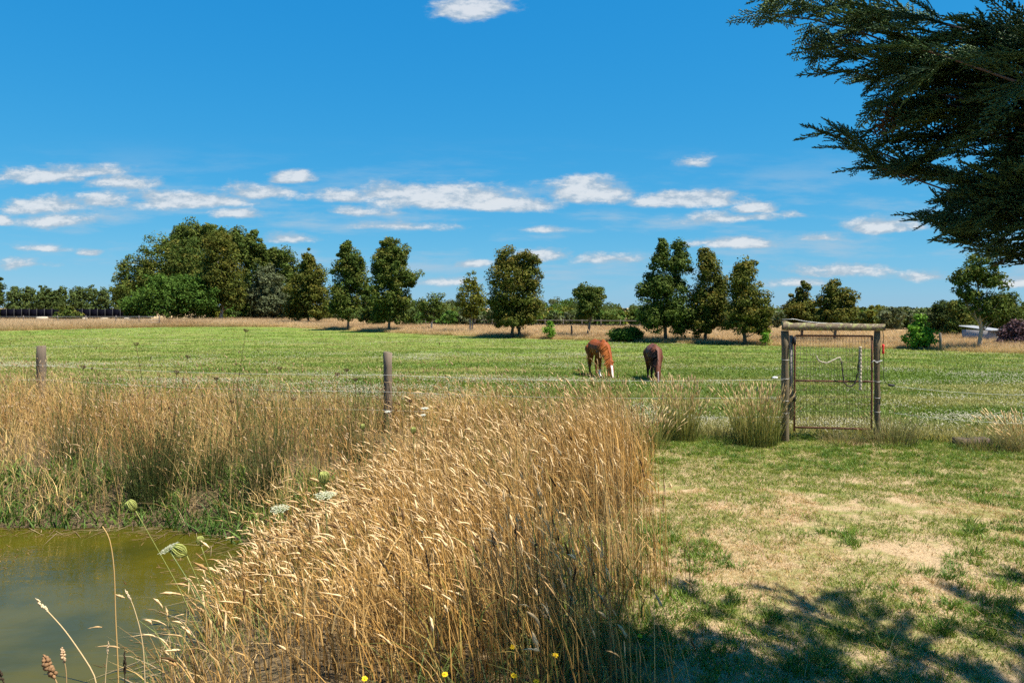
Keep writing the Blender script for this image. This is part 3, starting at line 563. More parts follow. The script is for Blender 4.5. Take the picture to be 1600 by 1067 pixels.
def paddock():
    n = 60000; Y = 1 / (1 / 13.2 + (1 / 95 - 1 / 13.2) * rng.uniform(0, 1, n)) ; X = rng.uniform(-.78, .78, n) * Y
    ok = (Y > fence_y(X) + .5) & (Y < strip_front(X) + 1); X, Y = X[ok], Y[ok]; n = len(X)
    s1 = vnoise(X * .16, Y, .7, 41) * .5 + vnoise(X * .2, Y, 2.0, 42) * .5 + rng.normal(size=n) * .10
    near = 1 - sstep(1.2, 4.5, Y - fence_y(X))
    lft = .12 * (1 - sstep(-12, 2, X)); t_ = np.clip(sstep(.44, .70, s1 + lft) * .85 + near * .55, 0, 1)
    col = lerp(lerp((.088, .155, .015), (.185, .235, .036), rng.uniform(0, 1, n)), np.array((.38, .33, .12)), t_)
    sc = rng.uniform(.6, 1.2, n) * (1 + Y / 55); sz = rng.uniform(.5, 1.1, n) * (1 + .7 * near)
    scatter('paddock_grass', 'green mown paddock grass where the horses graze', S_WIDE, np.stack([X, Y, ground_z(X, Y)], 1), rand_rot(n, .05), np.stack([sc, sc, sz], 1), col)
    # white clover heads
    g = Geo(); r = np.random.default_rng(5)
    for k in range(7):
        a, d = r.uniform(0, 6.28), .4 * math.sqrt(r.uniform()); c = np.array([math.cos(a) * d, math.sin(a) * d, r.uniform(.05, .10)]); s = .014
        g.add(c + s * np.array([(1, 0, 0), (-.5, .87, 0), (-.5, -.87, 0), (0, 0, 1), (0, 0, -.8)]), None, [(0, 1, 3), (1, 2, 3), (2, 0, 3), (1, 0, 4), (2, 1, 4), (0, 2, 4)], np.array((1, 1, 1)) * r.uniform(.8, 1))
    src = g.build('clover_heads', M_GRASS_I, link=False)
    n = 42000; Y = 1 / (1 / 14 + (1 / 88 - 1 / 14) * rng.uniform(0, 1, n)); X = rng.uniform(-.78, .78, n) * Y
    s1 = vnoise(X * .28, Y, .45, 51) * .5 + vnoise(X * .5, Y, 1.3, 52) * .5
    ok = (Y > fence_y(X) + 1.0) & (Y < strip_front(X) - 1) & (s1 + rng.normal(size=n) * .08 > .73); X, Y = X[ok], Y[ok]; n = len(X)
    sc = (1 + Y / 70) * rng.uniform(.8, 1.3, n)
    scatter('clover_flowers', 'white clover flowers in streaks across the paddock', [src], np.stack([X, Y, ground_z(X, Y)], 1), rand_rot(n, .03), np.stack([sc, sc, np.ones(n)], 1), np.tile((.60, .56, .40), (n, 1)))
paddock()
S_TALL = [tuft_source(f'tall_straw_{i}', 46, .30, .85, .22, .010, (.7, .66, .6), (1.15, 1.1, 1.05), 3, 60 + i) for i in range(3)]
def verge():
    n = 38000; X = rng.uniform(-110, 62, n); dd = 34 * rng.uniform(0, 1, n) ** 1.7; Y = strip_front(X) + dd + 1.5 * (vnoise(X, X, .3, 61) - .5)
    ok = (np.abs(X) < .78 * Y) & (Y > 15); X, Y, dd = X[ok], Y[ok], dd[ok]; n = len(X)
    k = np.clip(vnoise(X * .5, Y * .5, .5, 62) + rng.normal(size=n) * .15, 0, 1)
    col = lerp((.48, .325, .18), (.72, .55, .34), k); edge = (1 - sstep(.2, 1.6, dd))[:, None]; col = col * (1 - edge * .25) + edge * .25 * np.array((.50, .42, .18))
    hgt = np.interp(X, [-110, -40, -20, 0, 60], [1.25, 1.15, .68, .62, .58]) * rng.uniform(.6, 1.15, n) * (.55 + .45 * sstep(0, 2.0, dd))
    sc = rng.uniform(.8, 1.3, n) * (1 + Y / 160)
    scatter('verge_grass', 'tall bleached grass along the far edge of the paddock', S_TALL, np.stack([X, Y, ground_z(X, Y)], 1), rand_rot(n, .08), np.stack([sc, sc, hgt], 1), col)
verge()

# ------------------------------------------------------------------ far fences, black sheeting, bales, shed
def far_things():
    # wire fence along the verge on the left: posts and wires
    pp = [(-3, 500), (36, 500), (90, 501), (134, 501), (181, 503), (217, 503), (249, 502)]
    Yf = 92.0; root = empty('paddock_fence', tuple(P(36, 508, Yf) * np.array([1, 1, 0]))); o0 = np.array(root.location)
    tag(root, 'thin dark post and wire fence standing in the far tall dry grass', 'fence')
    xs = []
    for px, _ in pp:
        c = P(px, 500, Yf); xs.append(c[0]); g = Geo(); tube(g, [(c[0], Yf, -.2), (c[0] + rng.normal() * .03, Yf, .7), (c[0] + rng.normal() * .05, Yf, 1.45)], .06, 6, (.10, .08, .07)); g.build('post', M_POST, root, False, o0)
    for z in (.6, .95, 1.3):
        g = Geo(); tube(g, [(x, Yf - .07, z) for x in xs], .012, 4, (.4, .4, .4)); g.build('wire', M_WIRE, root, False, o0)
    # long black sheeted line with pale dots along its top
    a = P(-60, 491, 150); b = P(236, 491, 150); root = empty('black_sheeting', (a[0], 150, 0)); tag(root, 'long low black sheeted fence in front of the distant windbreak', 'fence'); o0 = np.array(root.location)
    n = 26; xs = np.linspace(a[0], b[0], n)
    for i in range(n - 1):
        g = Geo(); y0 = 150 + (i % 2) * .06; box(g, (xs[i] - .03, y0, .0), (xs[i + 1] + .03, y0 + .05, 2.15 + rng.uniform(-.05, .05)), (.005, .005, .009)); g.build('sheet', M_BLACK, root, False, o0)
        g = Geo(); tube(g, [(xs[i], 149.8, -.2), (xs[i], 149.8, 2.3)], .05, 5, (.04, .04, .04)); g.build('post', M_PLAIN, root, False, o0)
    for k, (px, py, wpx, lab) in enumerate([(66, 491, 16, 'pale rounded bale lying before the black sheeting, left of the straggly shrub'), (131, 492, 10, 'small pale bale just behind the straggly shrub'),
                                 (163, 493, 10, 'pale low bale between the straggly shrub and the big clump'), (199, 493, 9, 'pale low bale nearest the big tree clump')]):
        c = P(px, py, 128); rr = .45 if k == 0 else .36; g = Geo(); L = wpx * 128 / F
        tube(g, [(c[0] - L / 2 + L * s, 128, rr * .96) for s in (0, .04, .5, .96, 1)], rr * np.array([.7, 1, 1.03, 1, .7]), 12, (.46, .40, .30)); ob = g.build('hay_bale', M_PLAIN, None, True, (c[0], 128, 0)); ob.location = (c[0], 128, 0)
        tag(ob, lab, 'bale', 'pale bales before the black sheeting')
    # dark rail fence in the middle distance
    for (x0, x1, py, Yr, lab) in [(640, 1000, 512, 92.0, 'dark low rail fence beyond the verge behind the horses')]:
        p0, p1 = P(x0, py, Yr), P(x1, py, Yr - 10); root = empty('rail_fence', (p0[0], Yr, 0)); tag(root, lab, 'fence'); o0 = np.array(root.location); n = 14
        for i in range(n):
            q = p0 + (p1 - p0) * i / (n - 1); g = Geo(); box(g, (q[0] - .05, q[1] - .05, -.2), (q[0] + .05, q[1] + .05, 1.1), (.10, .085, .07)); g.build('post', M_POST, root, False, o0)
        for z in (.5, .95):
            g = Geo(); tube(g, [(p0[0], p0[1] - .12, z), (p1[0], p1[1] - .12, z)], .045, 4, (.10, .085, .075)); g.build('rail', M_POST, root, False, o0)
    # short posts standing in the verge
    for (px, py, hh, lab) in [(893, 529, 1.0, 'short weathered post in the verge left of the round headed gum'), (1469, 549, 1.0, 'short dark post in the verge beside the lime green tree')]:
        Y = YG(py); c = P(px, py, Y); g = Geo(); tube(g, [(0, 0, -.2), (.02, 0, hh * .6), (.0, 0, hh), (0, 0, hh + .02)], [.07, .07, .065, .03], 8, (.13, .11, .09)); ob = g.build('verge_post', M_POST); ob.location = (c[0], Y, 0); tag(ob, lab, 'post')
    # shed on the right
    Y = 50.0; a = P(1548, 545, Y); b = P(1567, 545, Y); zt = P(1548, 517, Y)[2]; root = empty('shed', (a[0], Y, 0)); tag(root, 'small grey shed with a pale tin roof beside the purple shrub', 'shed'); o0 = np.array(root.location)
    g = Geo(); box(g, (a[0], Y, -.1), (b[0], Y + 3.2, zt), (.30, .29, .29)); g.build('wall', M_PLAIN, root, False, o0)
    n = 9; w_ = (b[0] + .15 - a[0] + .12) / n
    for i in range(n):
        x = a[0] - .12 + i * w_; g = Geo(); z0, z1 = zt + .02, zt + .25
        g.add([(x, Y - .35, z0), (x + w_ / 2, Y - .35, z0 + .05), (x + w_, Y - .35, z0), (x, Y + 3.4, z1), (x + w_ / 2, Y + 3.4, z1 + .05), (x + w_, Y + 3.4, z1)], [(0, 1, 4, 3), (1, 2, 5, 4)], None, (.24, .25, .26)); g.build('roof_sheet', M_PLAIN, root, False, o0)
far_things()

# ------------------------------------------------------------------ horses
def horse(name, label, loc, heading, scale, coat, tail_col, mane_col, chestnut):
    spheres = []
    def chain(pts, n=10):
        pts = np.array(pts, float)
        for a, b in zip(pts[:-1], pts[1:]):
            m_ = max(3, int(np.linalg.norm(b[:3] - a[:3]) / (min(a[3], b[3]) * .35)))
            for s in np.linspace(0, 1, m_, endpoint=False): spheres.append(a + (b - a) * s)
        spheres.append(pts[-1])
    chain([(-.62, 0, 1.00, .20), (-.45, 0, 1.02, .26), (-.15, 0, .98, .285), (.15, 0, .965, .285), (.38, 0, .98, .265), (.52, 0, .97, .22)])
    chain([(-.60, 0, 1.14, .12), (-.40, 0, 1.19, .115), (-.1, 0, 1.17, .10), (.15, 0, 1.18, .09), (.36, 0, 1.24, .075), (.5, 0, 1.16, .10)])
    chain([(.45, 0, 1.04, .22), (.62, 0, .92, .185), (.80, 0, .74, .145), (.95, 0, .56, .115), (1.02, 0, .44, .10)])
    chain([(1.00, 0, .45, .105), (1.06, 0, .34, .105), (1.11, 0, .22, .082), (1.15, 0, .11, .062), (1.16, 0, .06, .055)])
    for s in (-1, 1):
        fx = .10 if s > 0 else -.05
        chain([(.42, s * .15, .86, .13), (.43 + fx * .3, s * .14, .66, .085), (.43 + fx * .7, s * .13, .40, .058), (.43 + fx, s * .13, .14, .036), (.45 + fx, s * .13, .08, .045), (.48 + fx, s * .13, .04, .052)])
        hx = .08 if s < 0 else -.06
        chain([(-.48, s * .15, .94, .19), (-.42 + hx * .5, s * .16, .70, .12), (-.60 + hx, s * .15, .44, .064), (-.57 + hx, s * .15, .16, .038), (-.54 + hx, s * .15, .08, .046), (-.50 + hx, s * .15, .04, .053)])
        chain([(1.0, s * .07, .50, .03), (1.03, s * .105, .57, .022), (1.05, s * .12, .62, .008)])
    ico = bmesh.new(); bmesh.ops.create_icosphere(ico, subdivisions=2, radius=1.0); iv = np.array([v_.co[:] for v_ in ico.verts]); it = np.array([[v_.index for v_ in f.verts] for f in ico.faces]); ico.free()
    g = Geo()
    for s in spheres: g.add(iv * s[3] + s[:3], None, it)
    tmp = g.build('tmp_body', M_COAT)
    md = tmp.modifiers.new('r', 'REMESH'); md.mode = 'VOXEL'; md.voxel_size = .017
    ms = tmp.modifiers.new('s', 'SMOOTH'); ms.iterations = 8; ms.factor = .5
    dg = bpy.context.evaluated_depsgraph_get(); me = bpy.data.meshes.new_from_object(tmp.evaluated_get(dg)); bpy.data.objects.remove(tmp)
    me.name = name; n = len(me.vertices); co = np.zeros(n * 3, np.float32); me.vertices.foreach_get('co', co); co = co.reshape(-1, 3).astype(float)
    x, y, z = co.T; C = np.tile(np.array(coat), (n, 1))
    if chestnut:
        C = lerp(C, np.array((.05, .02, .012)), .75 * (1 - sstep(.30, .55, z)) * (x < .25)); C = lerp(C, np.array((.16, .045, .012)), .7 * (1 - sstep(.35, .6, z)) * (x >= .25) * (x < .75))
        C = lerp(C, np.array((.80, .76, .70)), (1 - sstep(.24, .30, z)) * ((x > .3) & (x < .75) & (y < 0)))                    # white sock
        fr = (x > .95) & (z < .46); d = np.abs(y); edge = x - (1.0 + (.46 - z) * .42)
        C = lerp(C, np.array((.85, .82, .78)), fr * (1 - sstep(.022, .036, d)) * sstep(.0, .04, edge))                            # blaze
    else:
        C = lerp(C, np.array((.012, .009, .008)), .85 * (1 - sstep(.35, .7, z)) * (x < .75)); fr = (x > 1.0) & (z < .40)
        C = lerp(C, np.array((.5, .42, .4)), fr * (1 - sstep(.012, .024, np.abs(y))) * sstep(.02, .05, x - (1.0 + (.46 - z) * .42)) * .8)
    C = lerp(C, np.array((.02, .016, .014)), (1 - sstep(.04, .06, z)) * (x < .8))                                                # hooves
    at = me.attributes.new('tint', 'FLOAT_COLOR', 'POINT'); c4 = np.ones((n, 4), np.float32); c4[:, :3] = C; at.data.foreach_set('color', c4.ravel())
    me.materials.clear(); me.materials.append(M_COAT); me.polygons.foreach_set('use_smooth', np.ones(len(me.polygons), bool))
    root = bpy.data.objects.new(name, me); COL.objects.link(root); root.location = loc; root.rotation_euler = (0, 0, math.atan2(heading[1], heading[0])); root.scale = (scale,) * 3
    tag(root, label, 'horse', 'two grazing horses')
    def strands(nm, base, dirs, length, col, wd):
        N = len(base); k = np.linspace(0, 1, 6); V = []; Q = []; Cc = []
        for i in range(N):
            q = base[i] + np.outer(k, dirs[i]) * length[i] + np.outer(k ** 2, (0, 0, -.35)) * length[i]
            sd_ = np.cross(dirs[i], rng.normal(size=3)); sd_ /= np.linalg.norm(sd_); ww = wd * (1 - .85 * k ** 2)
            V.append(np.stack([q - sd_ * ww[:, None], q + sd_ * ww[:, None]], 1).reshape(-1, 3)); Q += [(i * 12 + 2 * j, i * 12 + 2 * j + 1, i * 12 + 2 * j + 3, i * 12 + 2 * j + 2) for j in range(5)]
            Cc.append(np.tile(np.array(col) * rng.uniform(.7, 1.3), (12, 1)))
        mesh_np(nm, np.concatenate(V), np.array(Q), None, M_HAIR, root, np.concatenate(Cc))
    n = 380; s = rng.uniform(0, 1, n); cr = np.stack([np.interp(s, [0, .4, .7, 1], [.46, .755, .905, 1.045]), rng.normal(size=n) * .012, np.interp(s, [0, .4, .7, 1], [1.27, 1.055, .845, .60])], 1)
    d = np.stack([rng.uniform(.0, .25, n), np.full(n, -.75 if chestnut else -.60) + rng.normal(size=n) * .25, -.6 + rng.normal(size=n) * .2], 1); d /= np.linalg.norm(d, axis=1, keepdims=True)
    strands('mane', cr, d, rng.uniform(.14, .30, n), mane_col, .014)
    n = 160; b = np.stack([np.full(n, -.80) + rng.normal(size=n) * .012, rng.normal(size=n) * .03, np.full(n, 1.08)], 1)
    d = np.stack([rng.normal(size=n) * .10 - .12, rng.normal(size=n) * .08, np.full(n, -1.)], 1); strands('tail', b, d, rng.uniform(.45, .62, n), tail_col, .014)
    # eyes
    for sgn in (-1, 1):
        g = Geo(); g.add(iv * .017 + np.array([1.075, sgn * .088, .34]), None, it, (.006, .005, .005)); g.build('eye', M_HAIR, root, True)
horse('horse', 'chestnut horse with a white blaze and one white sock, head down grazing', (3.06, 26.0, 0), (.27, -.96), 1.0, (.23, .056, .011), (.10, .035, .015), (.30, .09, .02), True)
horse('horse', 'dark bay horse grazing head on with a black mane', (4.72, 24.6, 0), (-.06, -1.0), .93, (.115, .040, .022), (.010, .008, .008), (.008, .007, .008), False)

# ------------------------------------------------------------------ gate, gateway and near fence
GY = 13.3
def gp(px, py, dy=0.0): q = P(px, py, GY); q[1] += dy; return q
def build_gate():
    b0 = gp(1226.5, 690); b0[2] = 0
    root = empty('gateway', tuple(b0)); tag(root, 'weathered round posts with a lichen covered beam across their tops', 'gateway')
    zb = gp(0, 516)[2]; gz = lambda q: float(ground_z(q[0], q[1]))
    for (px, wpx, tp) in ((1226.5, 11.5, 517), (1370.5, 9.5, 517)):
        c = gp(px, 690); rr = wpx / 2 * GY / F; zt = gp(px, tp)[2]; g = Geo(); z0 = gz(c) - .3; n = 9
        tube(g, [(c[0] + rng.normal() * .004, GY, z0 + (zt - z0) * s) for s in np.linspace(0, 1, n)], rr * (1 + .05 * rng.normal(size=n)), 14, (.135, .105, .065), wob=.03); g.build('post', M_POST, root, True, b0)
    g = Geo(); c = gp(1236.3, 654); box(g, (c[0] - .022, GY - .03, c[2] - .02), (c[0] + .025, GY + .03, gp(0, 524)[2]), (.24, .215, .185), .004); g.build('batten', M_POST, root, False, b0)
    # beam: split log, square-ish, uneven
    x0, x1 = gp(1220.5, 0)[0], gp(1379, 0)[0]; n = 26; V = []; zt0, zt1, zc0, zc1 = gp(0, 504)[2], gp(0, 506.5)[2], gp(0, 516.2)[2], gp(0, 517)[2]
    for i in range(n):
        s = i / (n - 1); x = x0 + (x1 - x0) * s; lo = zc0 + (zc1 - zc0) * s + .003 + rng.normal() * .002; hi = zt0 + (zt1 - zt0) * s + rng.normal() * .005 + (.03 if i < 2 else 0)
        V += [(x, GY - .10 + rng.normal() * .004, lo), (x, GY - .102 + rng.normal() * .003, lo + (hi - lo) * .5), (x, GY - .10 + rng.normal() * .006, hi), (x, GY - .02, hi + .004), (x, GY - .02, lo + .003)]
    g = Geo(); Q = [(i * 5 + a, i * 5 + (a + 1) % 5, (i + 1) * 5 + (a + 1) % 5, (i + 1) * 5 + a) for i in range(n - 1) for a in range(5)]
    T = [(0, 2, 1), (0, 3, 2), (0, 4, 3)] + [((n - 1) * 5, (n - 1) * 5 + 1 + k, (n - 1) * 5 + 2 + k) for k in range(3)]
    g.add(V, Q, T, (.15, .115, .08)); g.build('beam', M_LICHEN, root, False, b0)
    g = Geo(); tube(g, [gp(1221, 500, -.03) + (0, 0, .01), gp(1240, 498.5, -.02), gp(1258, 502, 0), gp(1280, 504.5, .03), gp(1320, 505.5, .05)], .004, 4, (.3, .33, .33)); g.build('slack_wire', M_WIRE, root, False, b0)
    for py in (561, 592, 623, 645):      # wire wraps round the posts
        for px, wpx in ((1226.5, 11.5), (1370.5, 9.5)):
            c = gp(px, py + rng.uniform(-3, 3)); rr = wpx / 2 * GY / F + .007; th = np.linspace(0, 2 * math.pi, 15); g = Geo()
            tube(g, np.stack([c[0] + np.cos(th) * rr, GY + np.sin(th) * rr, c[2] + .012 * np.sin(th)], 1), .0025, 4, (.4, .4, .4), cap=False); g.build('wire_wrap', M_WIRE, root, False, b0)
    # the swinging gate
    gf = GY - .03; c0 = gp(1240, 670); c0[2] = 0; root = empty('mesh_gate', (c0[0], gf, 0)); o0 = np.array(root.location); tag(root, 'rusty pipe framed gate with square wire mesh between the posts', 'gate')
    def g2(px, py, d=0): q = P(px, py, GY); q[1] = gf + d; return q
    RU = (.15, .062, .035)
    def pipe(nm, a, b, r_=.0175):
        g = Geo(); tube(g, [a + (b - a) * s for s in np.linspace(0, 1, 6)], r_, 10, RU); g.build(nm, M_RUST, root, True, o0)
    pipe('stile', g2(1240, 673), g2(1241, 525)); pipe('stile', g2(1360.5, 671), g2(1361.5, 524))
    pipe('top_rail', g2(1242.5, 524.3), g2(1360, 525)); pipe('middle_rail', g2(1241.8, 594.5), g2(1359.5, 596)); pipe('bottom_rail', g2(1241.5, 667), g2(1359, 670))
    for i in range(25):
        px = 1244.5 + i * 4.75 + rng.normal() * .25; g = Geo(); tube(g, [g2(px, 525.5, -.021), g2(px + rng.normal() * .6, 596, -.023 + rng.normal() * .004), g2(px, 668, -.021)], .0026, 4, (.08, .055, .045)); g.build('mesh_wire', M_RUST, root, False, o0)
    for i in range(13):
        py = 533 + i * 10.8; g = Geo(); tube(g, [g2(1241, py, -.026), g2(1300, py + rng.normal() * .5, -.028), g2(1360, py + .6, -.026)], .0026, 4, (.08, .055, .045)); g.build('mesh_wire', M_RUST, root, False, o0)
    for py in (532, 620.5):
        c = g2(1238.3, py, -.03); g = Geo(); box(g, (c[0] - .032, c[1] - .03, c[2] - .06), (c[0] + .03, c[1] + .005, c[2] + .06), (.02, .018, .018), .004); hg = g.build('hinge', M_RUST, root, False, o0); g = Geo(); tube(g, [c + (0, -.035, -.075), c + (0, -.035, .075)], .016, 8, (.025, .02, .02)); g.build('hinge_pin', M_RUST, hg, True, o0)
    g = Geo(); k = np.linspace(0, 1, 26); a, b = g2(1360, 566, -.03), gp(1375, 563, -.075)
    pts = a + np.outer(k, b - a) + np.stack([0 * k, -.012 * np.abs(np.sin(k * 40)), .035 * np.sin(k * 9) * (1 - k)], 1); tube(g, pts, .007, 5, (.45, .45, .44)); g.build('chain', M_WIRE, root, False, o0)
    g = Geo(); tube(g, [g2(1345, 596, -.03), g2(1349, 594.5, -.035), g2(1362, 596, -.035)], .013, 8, (.09, .045, .03)); g.build('latch_bar', M_RUST, root, True, o0)
    # rope hung on the mesh
    rp = [(1273, 556), (1275.5, 562), (1281, 565.5), (1290, 566.5), (1299, 562), (1309, 557.5), (1311.5, 565), (1313, 580), (1315.5, 596), (1320, 602), (1326, 603), (1331, 600), (1335, 589), (1338, 572), (1339.5, 552), (1340, 542)]
    pts = np.array([g2(x, y, -.055) for x, y in rp]); kk = np.linspace(0, len(pts) - 1, 60); pts = np.stack([np.interp(kk, np.arange(len(pts)), pts[:, i]) for i in range(3)], 1); pts += rng.normal(size=pts.shape) * .003
    g = Geo(); tube(g, pts[:24], .012 + .003 * np.sin(np.arange(24) * 2.1), 7, np.array((.40, .35, .27)), wob=.2); tube(g, pts[23:], .012 + .003 * np.sin(np.arange(37) * 2.1), 7, np.array((.06, .05, .045)), wob=.2)
    pts = np.array([g2(1340.3, y, -.07) for y in np.linspace(541, 609, 44)]); tube(g, pts, .021 + .006 * np.sin(np.arange(44) * 1.7), 8, (.42, .36, .27), wob=.25)
    ob = g.build('frayed_rope', M_ROPE, None, True, pts[0]); ob.location = pts[0]; tag(ob, 'frayed grey rope looped over the gate mesh and middle rail', 'rope')
    # red gate break handle and its black lead
    c = gp(1377.3, 545, -.06); g = Geo(); tube(g, [c + (0, 0, z) for z in (-.085, -.075, -.03, .03, .07, .085)], [.012, .022, .017, .017, .024, .012], 10, (.72, .03, .03)); ob = g.build('red_handle', M_PLAIN, None, True, c); ob.location = c; tag(ob, 'red insulated handle hanging on the gate post', 'handle')
    g = Geo(); rp = [(1376, 513), (1378, 525), (1377.3, 536), (1377.6, 554), (1378.2, 575), (1378, 590), (1381, 597), (1388, 601.5)]; tube(g, [gp(x, y, -.06) for x, y in rp], .005, 6, (.012, .012, .012)); o1 = gp(1378, 560, -.06)
    ob = g.build('black_cable', M_PLAIN, None, True, o1); ob.location = o1; tag(ob, 'black insulated cable hanging down beside the gate post', 'cable')
build_gate()
def near_fence():
    def run(label, posts, ends, zs, nm_extra=None):
        a = ends[0]; root = empty('wire_fence', (a[0], a[1], 0)); o0 = np.array(root.location); tag(root, label, 'fence', 'electric wire fences either side of the gate')
        for (px, tp, Y, wpx, lean) in posts:
            c = P(px, tp, Y); gz = float(ground_z(c[0], Y)); rr = wpx / 2 * Y / F; g = Geo(); n = 8; z0 = gz - .3
            pts = [(c[0] + lean * (s - 1) + rng.normal() * .004, Y, z0 + (c[2] - z0) * s) for s in np.linspace(0, 1, n)]; pts.append((c[0], Y, c[2] + .012))
            tube(g, pts, list(rr * (1 + .04 * rng.normal(size=n))) + [rr * .8], 14, (.15, .115, .082), wob=.03); g.build('post', M_POST, root, True, o0)
        for z in zs:
            P0, P1 = np.array(ends[0]), np.array(ends[-1]); seg = []
            for e0, e1 in zip(ends[:-1], ends[1:]):
                for s in np.linspace(0, 1, 8, endpoint=False):
                    q = np.array(e0) + (np.array(e1) - np.array(e0)) * s; seg.append((q[0], q[1] - .10, q[2] + z - .06 * math.sin(s * math.pi)))
            seg.append((P1[0], P1[1] - .10, P1[2] + z)); g = Geo(); tube(g, seg, .0022, 5, (.8, .8, .78), cap=False); g.build('wire', M_WHITEWIRE, root, False, o0)
        return root, o0
    L = [P(1221, 0, GY), P(605, 0, 14.2), P(65, 0, 16.6), P(-300, 0, 18.4)]; L = [(q[0], q[1], 0) for q in L]
    root, o0 = run('white wire fence on round grey posts running from the gate past the pond', [(606, 551, 14.2, 13.5, .0), (64.5, 541, 16.6, 14, .01)], L, (.45, .80, 1.12))
    c = P(1211, 590, GY - .10); g = Geo(); tube(g, [c + (-.05, 0, .0), c + (-.02, 0, 0), c + (.03, 0, 0), c + (.045, 0, 0)], [.012, .022, .022, .01], 8, (.8, .8, .78)); g.build('insulator', M_PLAIN, root, True, o0)
    g = Geo(); tube(g, [P(1204, 591, GY - .1), P(1213, 588, GY - .1), P(1221, 584, GY - .06)], .006, 5, (.02, .02, .02)); g.build('strainer', M_PLAIN, root, True, o0)
    Rr = [(P(1393, 0, GY)[0], GY, -.1), (9.3, 12.2, -.12), (13, 10.8, -.1)]
    root, o0 = run('white wire fence strung from the black insulator away past the gate', [], Rr, (1.10, .62))
    c = P(1393, 602, GY - .10); g = Geo(); tube(g, [c + (-.06, 0, .005), c + (-.045, 0, .005), c + (.03, 0, 0), c + (.06, 0, -.004)], [.01, .024, .022, .008], 8, (.02, .02, .022)); g.build('insulator', M_PLAIN, root, True, o0)
near_fence()
lawn_litter()
def timber():
    c = P(1519, 676, 12.9); g = Geo(); n = 7; V = []
    for i in range(n):
        x = c[0] + (-.30 + .60 * i / (n - 1)); j = lambda: rng.normal() * .008
        V += [(x, 12.8 + j(), .0), (x, 12.8 + j(), .12 + j()), (x, 13.0 + j(), .13 + j()), (x, 13.0 + j(), .0)]
    Q = [(i * 4 + a, i * 4 + (a + 1) % 4, (i + 1) * 4 + (a + 1) % 4, (i + 1) * 4 + a) for i in range(n - 1) for a in range(4)] + [(3, 2, 1, 0), ((n - 1) * 4, (n - 1) * 4 + 1, (n - 1) * 4 + 2, (n - 1) * 4 + 3)]
    g.add(V, Q, None, (.10, .07, .055)); o0 = np.array((c[0], 12.9, 0)); ob = g.build('timber_block', M_POST, None, False, o0); ob.location = o0; ob.rotation_euler = (0, 0, .08); tag(ob, 'dark weathered timber block lying in the dry grass beyond the gate', 'timber')
timber()

# ------------------------------------------------------------------ tall foreground grass and pond bank (stuff)
WIND = np.array([-1.0, .15])
def stalk_field(name, label, X, Y, h, lean, col_lo, col_hi, head_col, head_p, head_len, head_rad, width=.0045, leaf_n=1.2, leaf_col=None, segs=4, wind=.5):
    n = len(X); Z = ground_z(X, Y); base = np.stack([X, Y, Z - .02], 1)
    ang = rng.uniform(0, 2 * math.pi, n); ld = np.stack([np.cos(ang), np.sin(ang)], 1) * (1 - wind) + WIND * wind
    lf = lean if np.ndim(lean) else np.full(n, lean); brk = np.where(rng.uniform(size=n) < .07, 2.4, 1.0); le = ld * (lf * h * rng.uniform(.4, 1.6, n) * brk)[:, None]
    g = Geo(); V, Q, T, C = blades(base, h, le, width * rng.uniform(.7, 1.3, n), rng.normal(size=n) * .8, col_lo, col_hi, segs, 1.8)
    # keep stems from tapering to nothing: heads sit on the tips
    g.add(V, Q, T, C)
    nv = segs * 2 + 1; tips = V.reshape(n, nv, 3)[:, -1]; pre = V.reshape(n, nv, 3)[:, -3]; d = tips - pre; d /= np.linalg.norm(d, axis=1, keepdims=True) + 1e-9
    hs = rng.uniform(0, 1, n) < head_p; m_ = hs.sum()
    if m_:
        L = head_len * rng.uniform(.6, 1.4, m_); dd = d[hs]
        bz = rng.uniform(-.15, .75, (m_, 1)) ** 1; bend = np.concatenate([(WIND[None] + rng.normal(size=(m_, 2)) * .5) * np.abs(bz) * .7, -np.clip(bz, 0, 1) * .7], 1)
        g.add(*seed_heads(tips[hs] - dd * (L * .25)[:, None], dd, L, head_rad * rng.uniform(.55, 1.25, m_) * np.where(rng.uniform(size=m_) < .12, 1.6, 1), head_col[hs], bend=bend))
    # leaves at all heights
    k = int(n * leaf_n)
    if k:
        i = rng.integers(0, n, k); s = rng.uniform(0, .6, k); b = base[i] + np.concatenate([le[i] * (s ** 1.8)[:, None], (h[i] * s)[:, None]], 1)
        a = rng.uniform(0, 2 * math.pi, k); lh = rng.uniform(.15, .45, k) * np.clip(h[i], .4, 1.3); ln = lh * rng.uniform(.3, 1.4, k)
        lc = (leaf_col if leaf_col is not None else col_hi)[i] * rng.uniform(.7, 1.2, (k, 1))
        g.add(*blades(b, lh, np.stack([np.cos(a), np.sin(a)], 1) * ln[:, None] + WIND * (ln * .4)[:, None], width * 1.5 * rng.uniform(.6, 1.3, k), rng.uniform(0, 6.28, k), lc * .9, lc, 3, 2.0))
    ob = g.build(name, M_STRAW); tag(ob, label, kind='stuff'); return ob
def clump_right(Y): return np.interp(Y, [3, 5.2, 9.5, 13.5], [.62, .92, 1.52, 2.1])
STRAW0, STRAW1, GOLD = np.array((.46, .245, .072)), np.array((.82, .57, .25)), np.array((.66, .365, .095))
